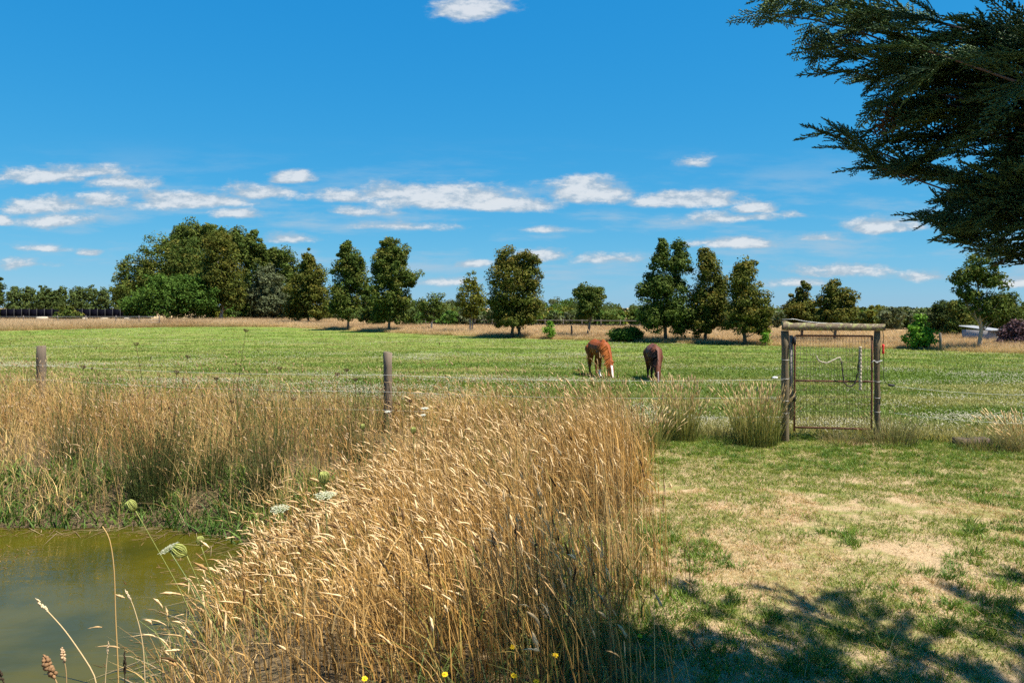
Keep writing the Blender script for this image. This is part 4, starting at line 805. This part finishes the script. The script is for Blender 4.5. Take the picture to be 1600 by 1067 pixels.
def foreground_clump():
    n = 21000; Y = 4.1 + (12.8 - 4.1) * rng.uniform(0, 1, n) ** .95; X = rng.uniform(-3.2, 2.5, n)
    xr = clump_right(Y) + 1.0 * (vnoise(X * 0 + 1, Y, .9, 71) - .5) + .35 * (vnoise(X, Y, 2.6, 70) - .5); ok = (X < xr) & (pond_r(X, Y) > 1.02) & (X > -.425 * Y + .5 * (vnoise(X, Y, 1.1, 79) - .5))
    ok &= ~((Y > 9.2) & (X < -1.5 + (Y - 9.2) * .25 + .8 * (vnoise(X, Y, .8, 77) - .5))); patch = vnoise(X, Y, .85, 72) * .6 + vnoise(X, Y, 2.4, 76) * .4
    dens = np.where(Y < 4.6, .40, 1.0) * np.clip(6.0 * patch - 2.0, .06, 1) * (.3 + .7 * sstep(0, .45, xr - X)); ok &= rng.uniform(size=n) < dens
    X, Y, xr, patch = X[ok], Y[ok], xr[ok], patch[ok]; n = len(X)
    h = np.interp(X, [-2.9, -2.0, -1.0, .2, 1.2], [.42, .68, .95, 1.26, 1.42]) * (.55 + .88 * vnoise(X, Y, .9, 73)) * rng.uniform(.55, 1.18, n)
    h *= np.where(rng.uniform(size=n) < .06, 1.22, 1.0); h *= np.interp(Y, [3.5, 5, 9, 12.8], [.82, .95, 1.0, .9]); h *= .60 + .40 * sstep(0, .5, xr - X)
    k = rng.uniform(0, 1, n); kc = np.clip(vnoise(X, Y, 1.4, 74) + .3 * rng.normal(size=n), 0, 1)
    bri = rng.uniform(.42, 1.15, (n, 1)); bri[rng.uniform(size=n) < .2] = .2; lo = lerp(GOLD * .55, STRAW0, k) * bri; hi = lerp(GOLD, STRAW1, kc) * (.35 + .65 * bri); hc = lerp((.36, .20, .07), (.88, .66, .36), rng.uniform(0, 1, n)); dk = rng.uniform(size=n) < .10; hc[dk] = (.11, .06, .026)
    gr = vnoise(X, Y, 1.1, 78) * .7 + .3 * rng.uniform(size=n) > .62; lc = lerp(hi, np.tile((.15, .20, .045), (n, 1)), gr * rng.uniform(.4, 1, n))
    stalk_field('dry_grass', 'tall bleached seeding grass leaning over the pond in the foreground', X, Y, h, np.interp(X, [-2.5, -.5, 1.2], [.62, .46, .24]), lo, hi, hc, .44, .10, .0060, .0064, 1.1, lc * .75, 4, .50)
    # green undergrowth and dead leaf litter showing between the stems
    n = 7000; Y = rng.uniform(3.8, 12.6, n); X = rng.uniform(-3, 2.3, n); ok = (X < clump_right(Y) + .1) & (pond_r(X, Y) > 1.01) & (vnoise(X, Y, 1.1, 78) > .42); X, Y = X[ok], Y[ok]; n = len(X)
    h_ = rng.uniform(.12, .55, n); a = rng.uniform(0, 6.28, n); ln = h_ * rng.uniform(.2, 1.1, n); hi = lerp((.07, .13, .025), (.30, .30, .09), rng.uniform(0, 1, n)); g = Geo()
    g.add(*blades(np.stack([X, Y, ground_z(X, Y) - .01], 1), h_, np.stack([np.cos(a), np.sin(a)], 1) * ln[:, None], rng.uniform(.004, .010, n), rng.uniform(0, 6.28, n), hi * .8, hi, 3)); tag(g.build('green_undergrowth', M_GREENBLADE), 'green grass growing up between the tall bleached stems', kind='stuff')
foreground_clump()
def bank():
    n = 34000; X = rng.uniform(-14.5, 2.0, n); Y = rng.uniform(9.4, 17.2, n); r_ = pond_r(X, Y)
    top = fence_y(X) + 1.2 + .8 * vnoise(X, X, .7, 80); ok = (r_ > 1.03) & (Y < top) & (X > -.76 * Y - .6) & (X < clump_right(Y) + .3) & ~((X > -1.0) & (Y < 9.9))
    ok &= rng.uniform(size=n) < np.clip(-.1 + 1.6 * vnoise(X, Y, .8, 81), .15, 1) * np.interp(r_, [1.03, 1.15], [.35, 1]); X, Y, r_ = X[ok], Y[ok], r_[ok]; n = len(X)
    h = rng.uniform(.45, 1.2, n) * (.72 + .62 * vnoise(X, Y, .9, 82)) * np.interp(r_, [1.05, 1.3], [.6, 1]); h *= 1 + .18 * sstep(-8, -4, X) * (1 - sstep(.4, 1.0, Y - fence_y(X))); h *= 1 - .30 * sstep(.3, 1.4, Y - fence_y(X))
    k = np.clip(vnoise(X, Y, .8, 83) * 1.2 - .1 + .25 * rng.normal(size=n), 0, 1); br = rng.uniform(size=n)
    hi = lerp((.42, .22, .07), (.78, .54, .22), k); gr = rng.uniform(size=n) < .16 + .45 * (vnoise(X, Y, 1.1, 85) > .58); hi[gr] = (.085, .125, .03); lo = lerp(hi * .75, np.array((.12, .13, .035)), .35 * br); hc = lerp((.24, .13, .06), (.56, .41, .23), br); tl = rng.uniform(size=n) < .025; h[tl] *= 1.4; hi[tl] = (.10, .06, .03); lo[tl] = (.07, .05, .02); hc[tl] = (.09, .05, .025)
    stalk_field('bank_grass', 'rank brown and straw coloured grass on the far pond bank', X, Y, h, .28, lo, hi, hc, .45, .075, .006, .005, 1.4, None, 3, .25)
    # green weeds along the waterline
    n = 26000; X = rng.uniform(-14, -2.0, n); Y = rng.uniform(9.0, 12.6, n); r_ = pond_r(X, Y); ok = (r_ > .995) & (r_ < 1.32) & (vnoise(X, Y, 1.6, 91) * .75 + .25 * rng.uniform(size=n) > .36); X, Y = X[ok], Y[ok]; n = len(X)
    h = rng.uniform(.06, .36, n) * (.6 + .8 * vnoise(X, Y, 1.0, 93)); a = rng.uniform(0, 6.28, n); ln = h * rng.uniform(.3, 1.2, n); base = np.stack([X, Y, ground_z(X, Y) - .01], 1)
    hi = lerp((.06, .13, .02), (.20, .29, .05), np.clip(vnoise(X, Y, 1.3, 92) + .3 * rng.normal(size=n), 0, 1)); g = Geo()
    g.add(*blades(base, h, np.stack([np.cos(a), np.sin(a)], 1) * ln[:, None], rng.uniform(.008, .026, n), rng.uniform(0, 6.28, n), hi * .7, hi, 3)); tag(g.build('waterside_weeds', M_GREENBLADE), 'fresh green weeds along the far waterline', kind='stuff')
    # fallen stems, brown mats at the waterline and floating fibres
    n = 9000; X = rng.uniform(-14, -1.9, n); Y = rng.uniform(4.2, 11.4, n); r_ = pond_r(X, Y); ok = (r_ > .95) & (r_ < 1.32) & ((Y > 8.9) | (rng.uniform(size=n) < .4)); X, Y, r_ = X[ok], Y[ok], r_[ok]; n = len(X)
    z = np.maximum(ground_z(X, Y), WATER_Z) + .012; a = rng.uniform(0, 6.28, n); L = rng.uniform(.12, .6, n); hz = rng.uniform(.005, .30, n) * (r_ > 1.02) + .004
    hi = lerp((.13, .075, .04), (.46, .34, .20), rng.uniform(0, 1, n)); g = Geo(); g.add(*blades(np.stack([X, Y, z], 1), hz, np.stack([np.cos(a), np.sin(a)], 1) * L[:, None], rng.uniform(.004, .010, n), a + 1.57, hi * .8, hi, 3, 1.0))
    n = 12000; X = rng.uniform(-13, -2.2, n); Y = rng.uniform(3.5, 9.9, n); r_ = pond_r(X, Y); ok = (r_ < 1.02) & (rng.uniform(size=n) < np.where(r_ > .90, .9, np.where(vnoise(X, Y, .9, 95) > .70, .55, .015))) & (vnoise(X, Y, 1.3, 96) > .3); X, Y = X[ok], Y[ok]; n = len(X)
    a = rng.normal(size=n) * .8 + rng.integers(0, 2, n) * math.pi; L = rng.uniform(.03, .16, n); hi = lerp((.10, .055, .02), (.30, .20, .08), rng.uniform(0, 1, n))
    g.add(*blades(np.stack([X, Y, np.full(n, WATER_Z + .003)], 1), np.full(n, .004), np.stack([np.cos(a), np.sin(a)], 1) * L[:, None], rng.uniform(.004, .012, n), a + 1.57, hi, hi, 2, 1.0)); tag(g.build('plant_litter', M_STRAW), 'dead stems and brown fibres lying and floating along the waterline', kind='stuff')
bank()
# rushes and tussocks: each clump is a thing
def tuft(name, label, cat, px, Y, rad, hgt, n, lo, hi, lean=.3, width=.006, head=None, group=None, skew=0.0):
    x0 = (px - 800) / F * Y; r = np.random.default_rng(int(px * 7 + Y * 13)); a = r.uniform(0, 6.28, n); d = rad * np.sqrt(r.uniform(0, 1, n)); X = x0 + np.cos(a) * d; Yv = Y + np.sin(a) * d
    base = np.stack([X, Yv, ground_z(X, Yv) - .02], 1); h = hgt * r.uniform(.28, 1.18, n); a2 = a + r.normal(size=n) * .5; ln = lean * h * r.uniform(.2, 1.5, n) * (.3 + d / rad)
    le = np.stack([np.cos(a2), np.sin(a2)], 1) * ln[:, None] + np.array([skew, 0]) * h[:, None]; k = r.uniform(0, 1, n); ch = lerp(hi[0], hi[1], k) * r.uniform(.8, 1.15, (n, 1)); cl = lerp(lo[0], lo[1], r.uniform(0, 1, n)); g = Geo()
    V, Q, T, C = blades(base, h, le, width * r.uniform(.6, 1.4, n), r.uniform(0, 6.28, n), cl, ch, 4); g.add(V, Q, T, C)
    if head:
        tips = V.reshape(n, 9, 3)[:, -1]; dd = tips - V.reshape(n, 9, 3)[:, -3]; hs = (r.uniform(size=n) < head[0]) & (h > hgt * .55); m_ = hs.sum(); L = head[1] * r.uniform(.6, 1.3, m_)
        g.add(*seed_heads(tips[hs] - dd[hs] * .3, dd[hs] + 1e-6, L, head[2] * r.uniform(.6, 1.3, m_), lerp(head[3], head[4], r.uniform(0, 1, m_)), 5, 4))
    o0 = np.array([x0, Y, float(ground_z(x0, Y))]); ob = g.build(name, M_STRAW, None, False, o0); ob.location = o0; tag(ob, label, cat, group); return ob
GLO, GHI = ((.07, .115, .02), (.17, .18, .045)), ((.20, .26, .045), (.60, .46, .17)); RLO, RHI = ((.03, .05, .014), (.06, .085, .025)), ((.055, .095, .03), (.24, .17, .06))
HD = (.75, .12, .009, (.52, .37, .16), (.76, .58, .30))
TG = 'grass tussocks along the fence line'
tuft('grass_tussock', 'tall green and gold tussock below the dark horse', 'tussock', 1060, 13.35, 0.34, 1.05, 620, GLO, GHI, .24, .009, HD, TG)
tuft('grass_tussock', 'tall green and gold tussock hugging the hinge side gate post', 'tussock', 1182, 13.1, 0.38, 1.0, 680, GLO, GHI, .26, .009, HD, TG)
tuft('grass_tussock', 'shorter scruffy tussock at the foot of the latch side gate post', 'tussock', 1392, 12.95, .42, .55, 430, ((.05, .07, .02), (.16, .12, .05)), ((.17, .22, .05), (.46, .36, .16)), .5, .007, (.2, .06, .006, (.45, .31, .14), (.6, .45, .24)), TG)
tuft('grass_tussock', 'low loose tussock in front of the timber block', 'tussock', 1542, 12.5, .45, .40, 480, ((.05, .08, .02), (.16, .12, .05)), ((.17, .24, .05), (.46, .36, .16)), .6, .007, None, TG)
tuft('grass_tussock', 'pale low tussock under the gate bottom rail', 'tussock', 1318, 13.1, .38, .28, 420, ((.12, .11, .04), (.20, .15, .06)), ((.30, .28, .10), (.52, .40, .20)), .6, .006, None, TG)
tuft('grass_tussock', 'small pale tussock between the two tall gold tussocks', 'tussock', 1118, 13.6, .35, .45, 320, GLO, ((.30, .28, .10), (.52, .40, .20)), .5, .006, None, TG)
tuft('grass_tussock', 'low pale tussock cut by the right edge of the view', 'tussock', 1606, 12.4, .4, .6, 420, ((.12, .11, .04), (.20, .15, .06)), ((.30, .28, .10), (.54, .42, .22)), .5, .006, HD, TG)
tuft('grass_tussock', 'loose half dry tussock where the tall grass meets the lawn', 'tussock', 1012, 12.6, .35, .62, 360, GLO, GHI, .4, .006, HD, TG)
RG = 'rush clumps on the pond bank'
tuft('rush_clump', 'largest dark rush clump on the far bank, right at the waterline', 'rush', 238, 10.35, .30, 1.32, 520, RLO, RHI, .30, .006, (.5, .05, .008, (.16, .08, .03), (.30, .17, .07)), RG)
tuft('rush_clump', 'upright rush clump where the far bank meets the foreground grass', 'rush', 418, 10.1, .24, 1.18, 420, RLO, RHI, .22, .006, (.3, .05, .007, (.16, .08, .03), (.30, .17, .07)), RG)
tuft('rush_clump', 'small rush clump below the leftmost fence post', 'rush', 108, 11.2, .22, .95, 260, RLO, RHI, .38, .006, (.3, .05, .007, (.16, .08, .03), (.30, .17, .07)), RG)
tuft('rush_clump', 'low leaning rush clump between the two tall ones', 'rush', 330, 10.5, .2, .8, 220, RLO, RHI, .5, .006, None, RG)
tuft('rush_clump', 'brown topped rush clump right of the middle fence post base', 'rush', 560, 11.4, .25, .95, 260, RLO, RHI, .3, .006, (.4, .05, .007, (.16, .08, .03), (.30, .17, .07)), RG)

# ------------------------------------------------------------------ flowers, umbels and single stalks: each its own thing
def spline(pts, n=14):
    pts = np.array(pts, float); k = np.linspace(0, len(pts) - 1, n); q = np.stack([np.interp(k, np.arange(len(pts)), pts[:, i]) for i in range(3)], 1)
    for _ in range(2): q[1:-1] = (q[:-2] + 2 * q[1:-1] + q[2:]) / 4
    return q
def umbel(label, px, py, Y, foot, size_px, style, tilt=(0, 0)):
    tip = P(px, py, Y); fx, fy = foot; b = np.array([(fx - 800) / F * fy, fy, 0.0]); b[2] = float(ground_z(b[0], b[1])); root = empty('wild_carrot', tuple(b)); tag(root, label, 'flower', 'wild carrot heads')
    col = {'nest': (.34, .36, .10), 'lacy': (.30, .36, .14), 'brown': (.10, .05, .028), 'white': (.24, .30, .10)}[style]; g = Geo()
    pts = spline([b, b + (tip - b) * .5 + np.array([0, 0, .06]), tip], 12); tube(g, pts, np.linspace(.004, .0028, 12), 5, col); g.build('stem', M_GREENBLADE, root, True, b)
    R_ = size_px / 2 * Y / F; ax = pts[-1] - pts[-3]; ax /= np.linalg.norm(ax); ax = ax + np.array([tilt[0], 0, tilt[1]]); ax /= np.linalg.norm(ax); s1, s2 = frame_of(ax); g = Geo(); r = np.random.default_rng(int(px * 3 + py))
    n = 26 if style != 'brown' else 18
    for i in range(n):
        th = i * 2.399; q = math.sqrt((i + .5) / n); rad = np.cos(th) * s1 + np.sin(th) * s2
        if style in ('nest', 'brown'):
            vs = .55 if style == 'brown' else 1.0; p1 = tip + rad * R_ * (.55 + .4 * q) + ax * R_ * .55 * vs; p2 = tip + rad * R_ * (.40 + .5 * q) + ax * R_ * 1.5 * vs; e = tip + rad * R_ * (.45 + .5 * (style == 'brown')) * q + ax * R_ * 1.95 * vs
            tube(g, spline([tip, p1, p2, e], 6), np.array([.0016, .0018, .0018, .002, .003, .003]) * (R_ / .04), 4, np.array(col) * r.uniform(.75, 1.4))
        else:
            e = tip + rad * R_ * q + ax * R_ * (.55 - .15 * q * q); tube(g, spline([tip, tip + (e - tip) * .5 + ax * R_ * .02, e], 4), .0011 * (R_ / .04), 3, col)
            wc = np.array((.50, .50, .34)) if style == 'lacy' else np.array((.78, .78, .70))
            for _ in range(7):
                o_ = e + (s1 * r.normal() + s2 * r.normal()) * R_ * .10; k_ = R_ * .075
                g.add([o_ + s1 * k_, o_ + s2 * k_, o_ - s1 * k_, o_ - s2 * k_, o_ + ax * k_ * .5], None, [(0, 1, 4), (1, 2, 4), (2, 3, 4), (3, 0, 4)], wc * r.uniform(.7, 1.1))
    g.build('flower_head', M_GREENBLADE, root, False, b)
UM = [('yellow green closed carrot head out over the far water edge', 212, 798, 5.2, (340, 5.5), 20, 'nest', (-.2, 0)), ('large closed carrot head hanging over the pond', 292, 868, 4.7, (370, 4.9), 25, 'nest', (-.7, -.2)),
      ('lacy grey green carrot head just above the large closed one', 266, 862, 4.8, (375, 5.0), 30, 'lacy', (-.1, .2)), ('small closed carrot head beside the lacy one over the water', 314, 852, 4.9, (372, 5.1), 15, 'nest', (.1, .4)),
      ('pale yellow closed carrot head at the clump edge above the pond', 506, 758, 6.0, (520, 6.2), 22, 'nest', (.1, .3)), ('lacy carrot head right below the pale yellow one', 508, 780, 5.8, (515, 6.0), 32, 'lacy', (0, .5)),
      ('lacy carrot head near the rush clump at the end of the far bank', 438, 800, 7.0, (445, 7.2), 28, 'lacy', (0, .4)), ('white carrot head in the dry grass below the middle fence post', 606, 645, 9.5, (612, 9.7), 10, 'white', (0, .4)),
      ('white carrot head right of the middle fence post, the upper one', 664, 640, 9.4, (668, 9.6), 11, 'white', (0, .4)), ('white carrot head right of the middle fence post, the lower one', 661, 650, 9.2, (668, 9.4), 9, 'white', (0, .4)),
      ('green closed carrot head in the dry grass, the upper of a pair', 646, 678, 8.6, (648, 8.8), 11, 'nest', (0, .4)), ('green closed carrot head in the dry grass, the lower of a pair', 567, 672, 8.8, (572, 9.0), 10, 'nest', (0, .4))]
for a in UM: umbel(*a)
BR = [(213, 536, 'leaning brown carrot head over the paddock left of the big rush clump', (246, 10.5)), (293, 556, 'tallest dark brown carrot head above the big rush clump', (255, 10.6)), (384, 515, 'lone brown carrot head against the far verge', (352, 10.8)),
      (437, 574, 'dark brown carrot head midway between the two fence posts', (440, 12)), (541, 577, 'dark brown carrot head left of the middle fence post', (546, 12)), (527, 583, 'small brown carrot head close to the middle post', (530, 12.2)),
      (555, 592, 'brown carrot head below the others beside the middle post', (556, 11.8)), (459, 622, 'big brown carrot head in the rank bank grass', (462, 11)), (640, 625, 'dark brown carrot head right of the middle post foot', (640, 10.6)),
      (276, 580, 'brown carrot head low above the big rush clump', (268, 11)), (338, 590, 'dark carrot head right of the big rush clump', (342, 11.2)), (130, 572, 'brown carrot head right of the leftmost post', (128, 11.6)), (362, 626, 'dark brown cup shaped carrot head over the bank', (362, 10.8))]
for px, py, lab, ft in BR: umbel(lab, px, py + 4, ft[1], ft, 9, 'brown', (.1, .3))
def stalk(label, path, Y, col, head=None, wpx=2.2, name='dry_stalk'):
    """path in photo pixels from the foot up; the foot is run on down to the ground"""
    pts = [P(x, y, Y) for x, y in path]; gz = max(float(ground_z(pts[0][0], Y)), -.95)
    if pts[0][2] > gz: pts = [np.array([pts[0][0] + (pts[0][0] - pts[1][0]) * .4, Y, gz - .02])] + pts
    b = pts[0].copy(); root = empty(name, tuple(b)); tag(root, label, 'grass stalk', 'single stalks by the pond'); q = spline(pts, 16); r0 = wpx / 2 * Y / F; g = Geo(); tube(g, q, np.linspace(r0, r0 * .6, 16), 5, col); g.build('stem', M_STRAW, root, True, b)
    if head:
        L, rad, hc = head; d = q[-1] - q[-2]; d /= np.linalg.norm(d); g = Geo()
        for i in range(22):
            s = i / 21; c = q[-1] + d * (s - .15) * L; a = rng.uniform(0, 6.28); k = rad * (math.sin(min(.1 + s * .9, 1) * math.pi) ** .5 * .9 + .15); s1, s2 = frame_of(d); o_ = c + (s1 * math.cos(a) + s2 * math.sin(a)) * k * .6
            tube(g, [o_ - d * L * .09, o_ - d * L * .03, o_ + d * L * .05, o_ + d * L * .10], [k * .2, k * .5, k * .48, k * .06], 5, np.array(hc) * rng.uniform(.75, 1.25), wob=.15)
        g.build('seed_head', M_STRAW, root, True, b)
ST, DK = (.62, .46, .24), (.05, .035, .022)
stalk('bent straw reed standing alone in the pond', [(184, 1030), (180, 960), (179, 890), (172, 840), (160, 822)], 5.6, (.55, .36, .14), None, 2.6)
stalk('pale seeding stalk leaning across the pond at the lower left', [(156, 1067), (130, 1025), (100, 982), (72, 952)], 3.6, ST, (.085, .008, (.70, .55, .33)), 2.6)
stalk('thin upright seeding stalk in the pond right of the leaning one', [(226, 1030), (220, 985), (208, 945), (203, 935)], 4.4, ST, (.07, .007, (.68, .53, .33)), 2.0)
stalk('thick brown seed head at the bottom edge near the pond corner', [(92, 1075), (86, 1060), (82, 1052)], 2.4, (.40, .26, .12), (.075, .016, (.28, .16, .08)), 3)
stalk('small pale seed head standing over the bottom pond edge', [(104, 1067), (103, 1045), (100, 1030)], 2.9, (.42, .28, .13), (.055, .010, (.50, .34, .20)), 2.4)
stalk('black seed head upright against the pond at the bottom', [(195, 1067), (195, 1052), (195, 1046)], 2.6, DK, (.075, .0055, DK), 2.0)
stalk('dark stalk tip cut by the lower left corner', [(12, 1080), (6, 1066), (2, 1058)], 2.4, DK, (.05, .008, DK), 3)
stalk('short pale seed stalk beside the black seed head', [(164, 1067), (166, 1040), (168, 1018)], 4.2, ST, (.07, .006, (.66, .5, .3)), 2)
for i, (x0, y0, x1, y1, lab) in enumerate([(800, 1030, 772, 850, 'dark bent seed head in the middle of the tall grass'), (812, 1040, 806, 840, 'upright shade coloured seed head right of the dark bent one'), (700, 1060, 604, 890, 'long dark stem crossing the lower tall grass'), (845, 1040, 838, 860, 'dark seed head at the lower side of the tall grass'), (690, 1060, 668, 880, 'shade coloured seed head left of the dark bent one'), (880, 1040, 897, 905, 'dark narrow seed head near the lawn side')]):
    stalk(lab, [(x0, y0), (x0 + (x1 - x0) * .4, y0 + (y1 - y0) * .5), (x1, y1)], 4.3, DK, (.09, .0075, DK), 2.2)  # near-black colour paints the cypress shade into these stems and heads
def yellow_flower(label, px, py, Y):
    c = P(px, py, Y); gz = float(ground_z(c[0], Y)); b = np.array([c[0] + .02, Y, gz]); root = empty('yellow_flower', tuple(b)); tag(root, label, 'flower', 'yellow daisies in the tall grass'); g = Geo()
    tube(g, spline([b, b + (c - b) * .5 + np.array([.01, 0, 0]), c], 8), .0022, 5, (.12, .18, .04)); g.build('stem', M_GREENBLADE, root, True, b)
    ax = np.array([.1, -.45, 1]); ax /= np.linalg.norm(ax); s1, s2 = frame_of(ax); n = 16
    g = Geo(); tube(g, [c - ax * .003, c + ax * .003, c + ax * .005], [.004, .006, .003], 8, (.70, .40, .01)); head = g.build('flower_centre', M_GREENBLADE, root, True, b)
    for i in range(n):
        a = i * 2 * math.pi / n + rng.normal() * .06; d = np.cos(a) * s1 + np.sin(a) * s2; t_ = np.cross(ax, d); L = .019 * rng.uniform(.85, 1.1); g = Geo()
        g.add([c, c + d * L * .6 + t_ * .004 + ax * .002, c + d * L + ax * rng.uniform(-.002, .003), c + d * L * .6 - t_ * .004 + ax * .002], [(0, 1, 2, 3)], None, np.array((.85, .58, .01)) * rng.uniform(.85, 1.1)); g.build('petal', M_GREENBLADE, head, False, b)
for a in [('yellow daisy at the bottom edge, leftmost of all', 570, 1060, 4.0), ('yellow daisy at the bottom edge, second from the pond', 695, 1053, 4.0), ('yellow daisy highest up in the shaded stems', 801, 1010, 4.3), ('yellow daisy in the shaded stems nearest the lawn but one', 868, 1023, 4.3),
          ('yellow daisy low in the shade under the highest one', 803, 1055, 4.1), ('yellow daisy cut by the bottom edge', 838, 1064, 4.1), ('yellow daisy at the foot of the tall grass beside the lawn', 1000, 993, 5.0)]: yellow_flower(*a)

# ------------------------------------------------------------------ the overhanging cypress
def cypress():
    T = np.array([5.3, 1.8, 0.0]); root = empty('cypress_tree', tuple(T)); tag(root, 'dark cypress overhanging the upper right of the view', 'tree')
    r = np.random.default_rng(11)
    By = [-80, 0, 33, 38, 60, 100, 118, 145, 172, 184, 195, 222, 240, 268, 276, 295, 316, 325, 345, 365, 395, 405, 410]; Bx = [1120, 1172, 1186, 1238, 1243, 1270, 1325, 1350, 1388, 1290, 1250, 1290, 1345, 1345, 1410, 1455, 1500, 1432, 1440, 1475, 1545, 1565, 1610]
    def allowed(q, slack=0):
        if q[1] < .3: return True
        px, py = 800 + F * q[0] / q[1], HY - F * (q[2] - H) / q[1]
        if px > 1640 and py < 700: return py < 520
        if py < -80: return px > 1000 or py < -160
        if py > 409: return px > 1700
        return px > np.interp(py, By, Bx) - slack
    g = Geo(); n = 10; tp = [T + np.array([r.normal() * .04, r.normal() * .04, -.2 + 9.6 * s]) for s in np.linspace(0, 1, n)]; tube(g, tp, np.linspace(.26, .03, n), 10, (.16, .115, .085), wob=.06); g.build('trunk', M_BARK, root, True, T)
    pts, rots, scl, cols = [], [], [], []; g = Geo()
    def frond(p, d, s, slack=0):
        d = d / np.linalg.norm(d) + np.array([0, 0, -.10]); d = d / np.linalg.norm(d); tipq = p + d * s * .4
        if not (allowed(tipq, slack) and allowed(p, slack)): return
        yaw = math.atan2(d[1], d[0]); pit = -math.asin(np.clip(d[2], -1, 1)); pts.append(p - T); rots.append((r.normal() * .38, pit, yaw)); scl.append(s); k = r.uniform(); c = lerp((.035, .085, .03), (.125, .205, .06), k)
        cols.append(np.array((.22, .10, .04)) if r.uniform() < .012 else c)
    def branch(a, b, r0, dense, slack=0):
        L = np.linalg.norm(b - a); m_ = max(4, int(L / .25)); q = [a + (b - a) * s + np.array([0, 0, -.10 * L * math.sin(s * math.pi)]) + r.normal(size=3) * .015 for s in np.linspace(0, 1, m_)]
        if all(allowed(z, slack) or s < .3 for s, z in zip(np.linspace(0, 1, m_), q)): tube(g, q, np.linspace(r0, .004, m_), 5, (.15, .10, .07), cap=False)
        ax = (b - a) / L; s1, s2 = frame_of(ax)
        for s in np.arange(.22, 1.0, .085 / L * dense):
            i = s * (m_ - 1); j = int(i); p = q[j] + (q[min(j + 1, m_ - 1)] - q[j]) * (i - j); sg = r.choice((-1, 1)); tw = ax * r.uniform(.5, 1.0) + s1 * sg * r.uniform(.25, .85) + s2 * r.normal() * .35; tl = (.16 + .45 * (1 - s)) * r.uniform(.6, 1.2)
            for z in np.arange(.3, 1.01, .28): frond(p + tw * tl * z, tw + r.normal(size=3) * .25, r.uniform(.7, 1.15) * (.8 + .4 * (1 - s)), slack)
        for z in (.84, .88, .92, .95, .98): frond(a + (b - a) * z, ax + r.normal(size=3) * .10, r.uniform(.6, .85), slack * 3)
    tips = [(1200, 15, 4.9), (1262, 72, 4.7), (1320, 112, 4.6), (1380, 158, 4.5), (1275, 200, 4.8), (1360, 258, 4.5), (1450, 335, 4.5), (1490, 362, 4.3), (1575, 398, 4.1), (1230, -25, 4.6), (1400, 60, 4.3), (1330, 30, 4.6), (1480, 120, 4.2), (1450, 210, 4.4), (1550, 290, 4.0), (1560, 180, 3.9), (1510, 40, 4.1), (1590, 80, 3.8), (1600, 340, 3.9), (1430, 265, 4.7), (1500, 300, 4.6)]
    for (px, py, Y) in tips:
        e = P(px, py, Y); hd = np.hypot(*(e - T)[:2]); branch(T + np.array([0, 0, max(1.9, e[2] - .22 * hd)]), e, .018, 1.25, 14)
    for i in range(78):
        hz = r.uniform(2.3, 8.8); az = r.uniform(0, 6.28); L = np.interp(hz, [2, 3.2, 5.5, 9], [3.2, 4.1, 3.5, .7]) * r.uniform(.75, 1.08); a = T + np.array([0, 0, hz]); e = a + np.array([math.cos(az) * L, math.sin(az) * L, .22 * L]); branch(a, e, .028, 2.1)
    g.build('branches', M_BARK, root, True, T)
    def source(seed):
        q = np.random.default_rng(seed); gg = Geo(); A = .42
        def el(p, d, L, w_, c):
            d = d / np.linalg.norm(d); s1, s2 = frame_of(d); m_ = p + d * L * .45; gg.add([p - s1 * w_ * .4, m_ + s1 * w_ * .5 + s2 * w_ * .2, m_ - s1 * w_ * .5 + s2 * w_ * .2, m_ - s2 * w_ * .5, p + d * L], None, [(0, 1, 2), (0, 3, 1), (0, 2, 3), (1, 4, 2), (3, 4, 1), (2, 4, 3)], np.array(c))
        for i in range(26):
            s = (i + .5) / 26; p = np.array([A * s, 0, -.05 * s * s]); el(np.array([A * (s - .03), 0, -.05 * s * s]), np.array([1, 0, -.1 * s]), .028, .007, (.8, .8, .75)); sg = 1 if i % 2 else -1; L1 = (.155 * (1 - s) ** .75 + .02) * q.uniform(.7, 1.15); d1 = np.array([.78, sg * q.uniform(.5, .75), q.normal() * .18])
            d1 /= np.linalg.norm(d1); m_ = max(2, int(L1 / .016))
            for j in range(m_):
                z = (j + .3) / m_; pp = p + d1 * L1 * z; el(pp - d1 * .006, d1, 0.02, .008, (.85, .9, .8)); s2g = 1 if j % 2 else -1; d2 = d1 * .8 + np.array([0, s2g * .55, 0]) * 1.0 + np.array([.3, 0, q.normal() * .25]); el(pp, d2, (.038 * (1 - z) + .014) * q.uniform(.7, 1.2), .011, np.array((1, 1, 1)) * q.uniform(.8, 1.25))
        return gg.build(f'spray_{seed}', M_NEEDLE, link=False)
    n = len(pts); ob = scatter('crown', None, [source(k) for k in (1, 2, 3)], np.array(pts), np.array(rots), np.repeat(np.array(scl)[:, None], 3, 1), np.array(cols), parent=root, kind=None); tag(ob, kind='stuff')
cypress()
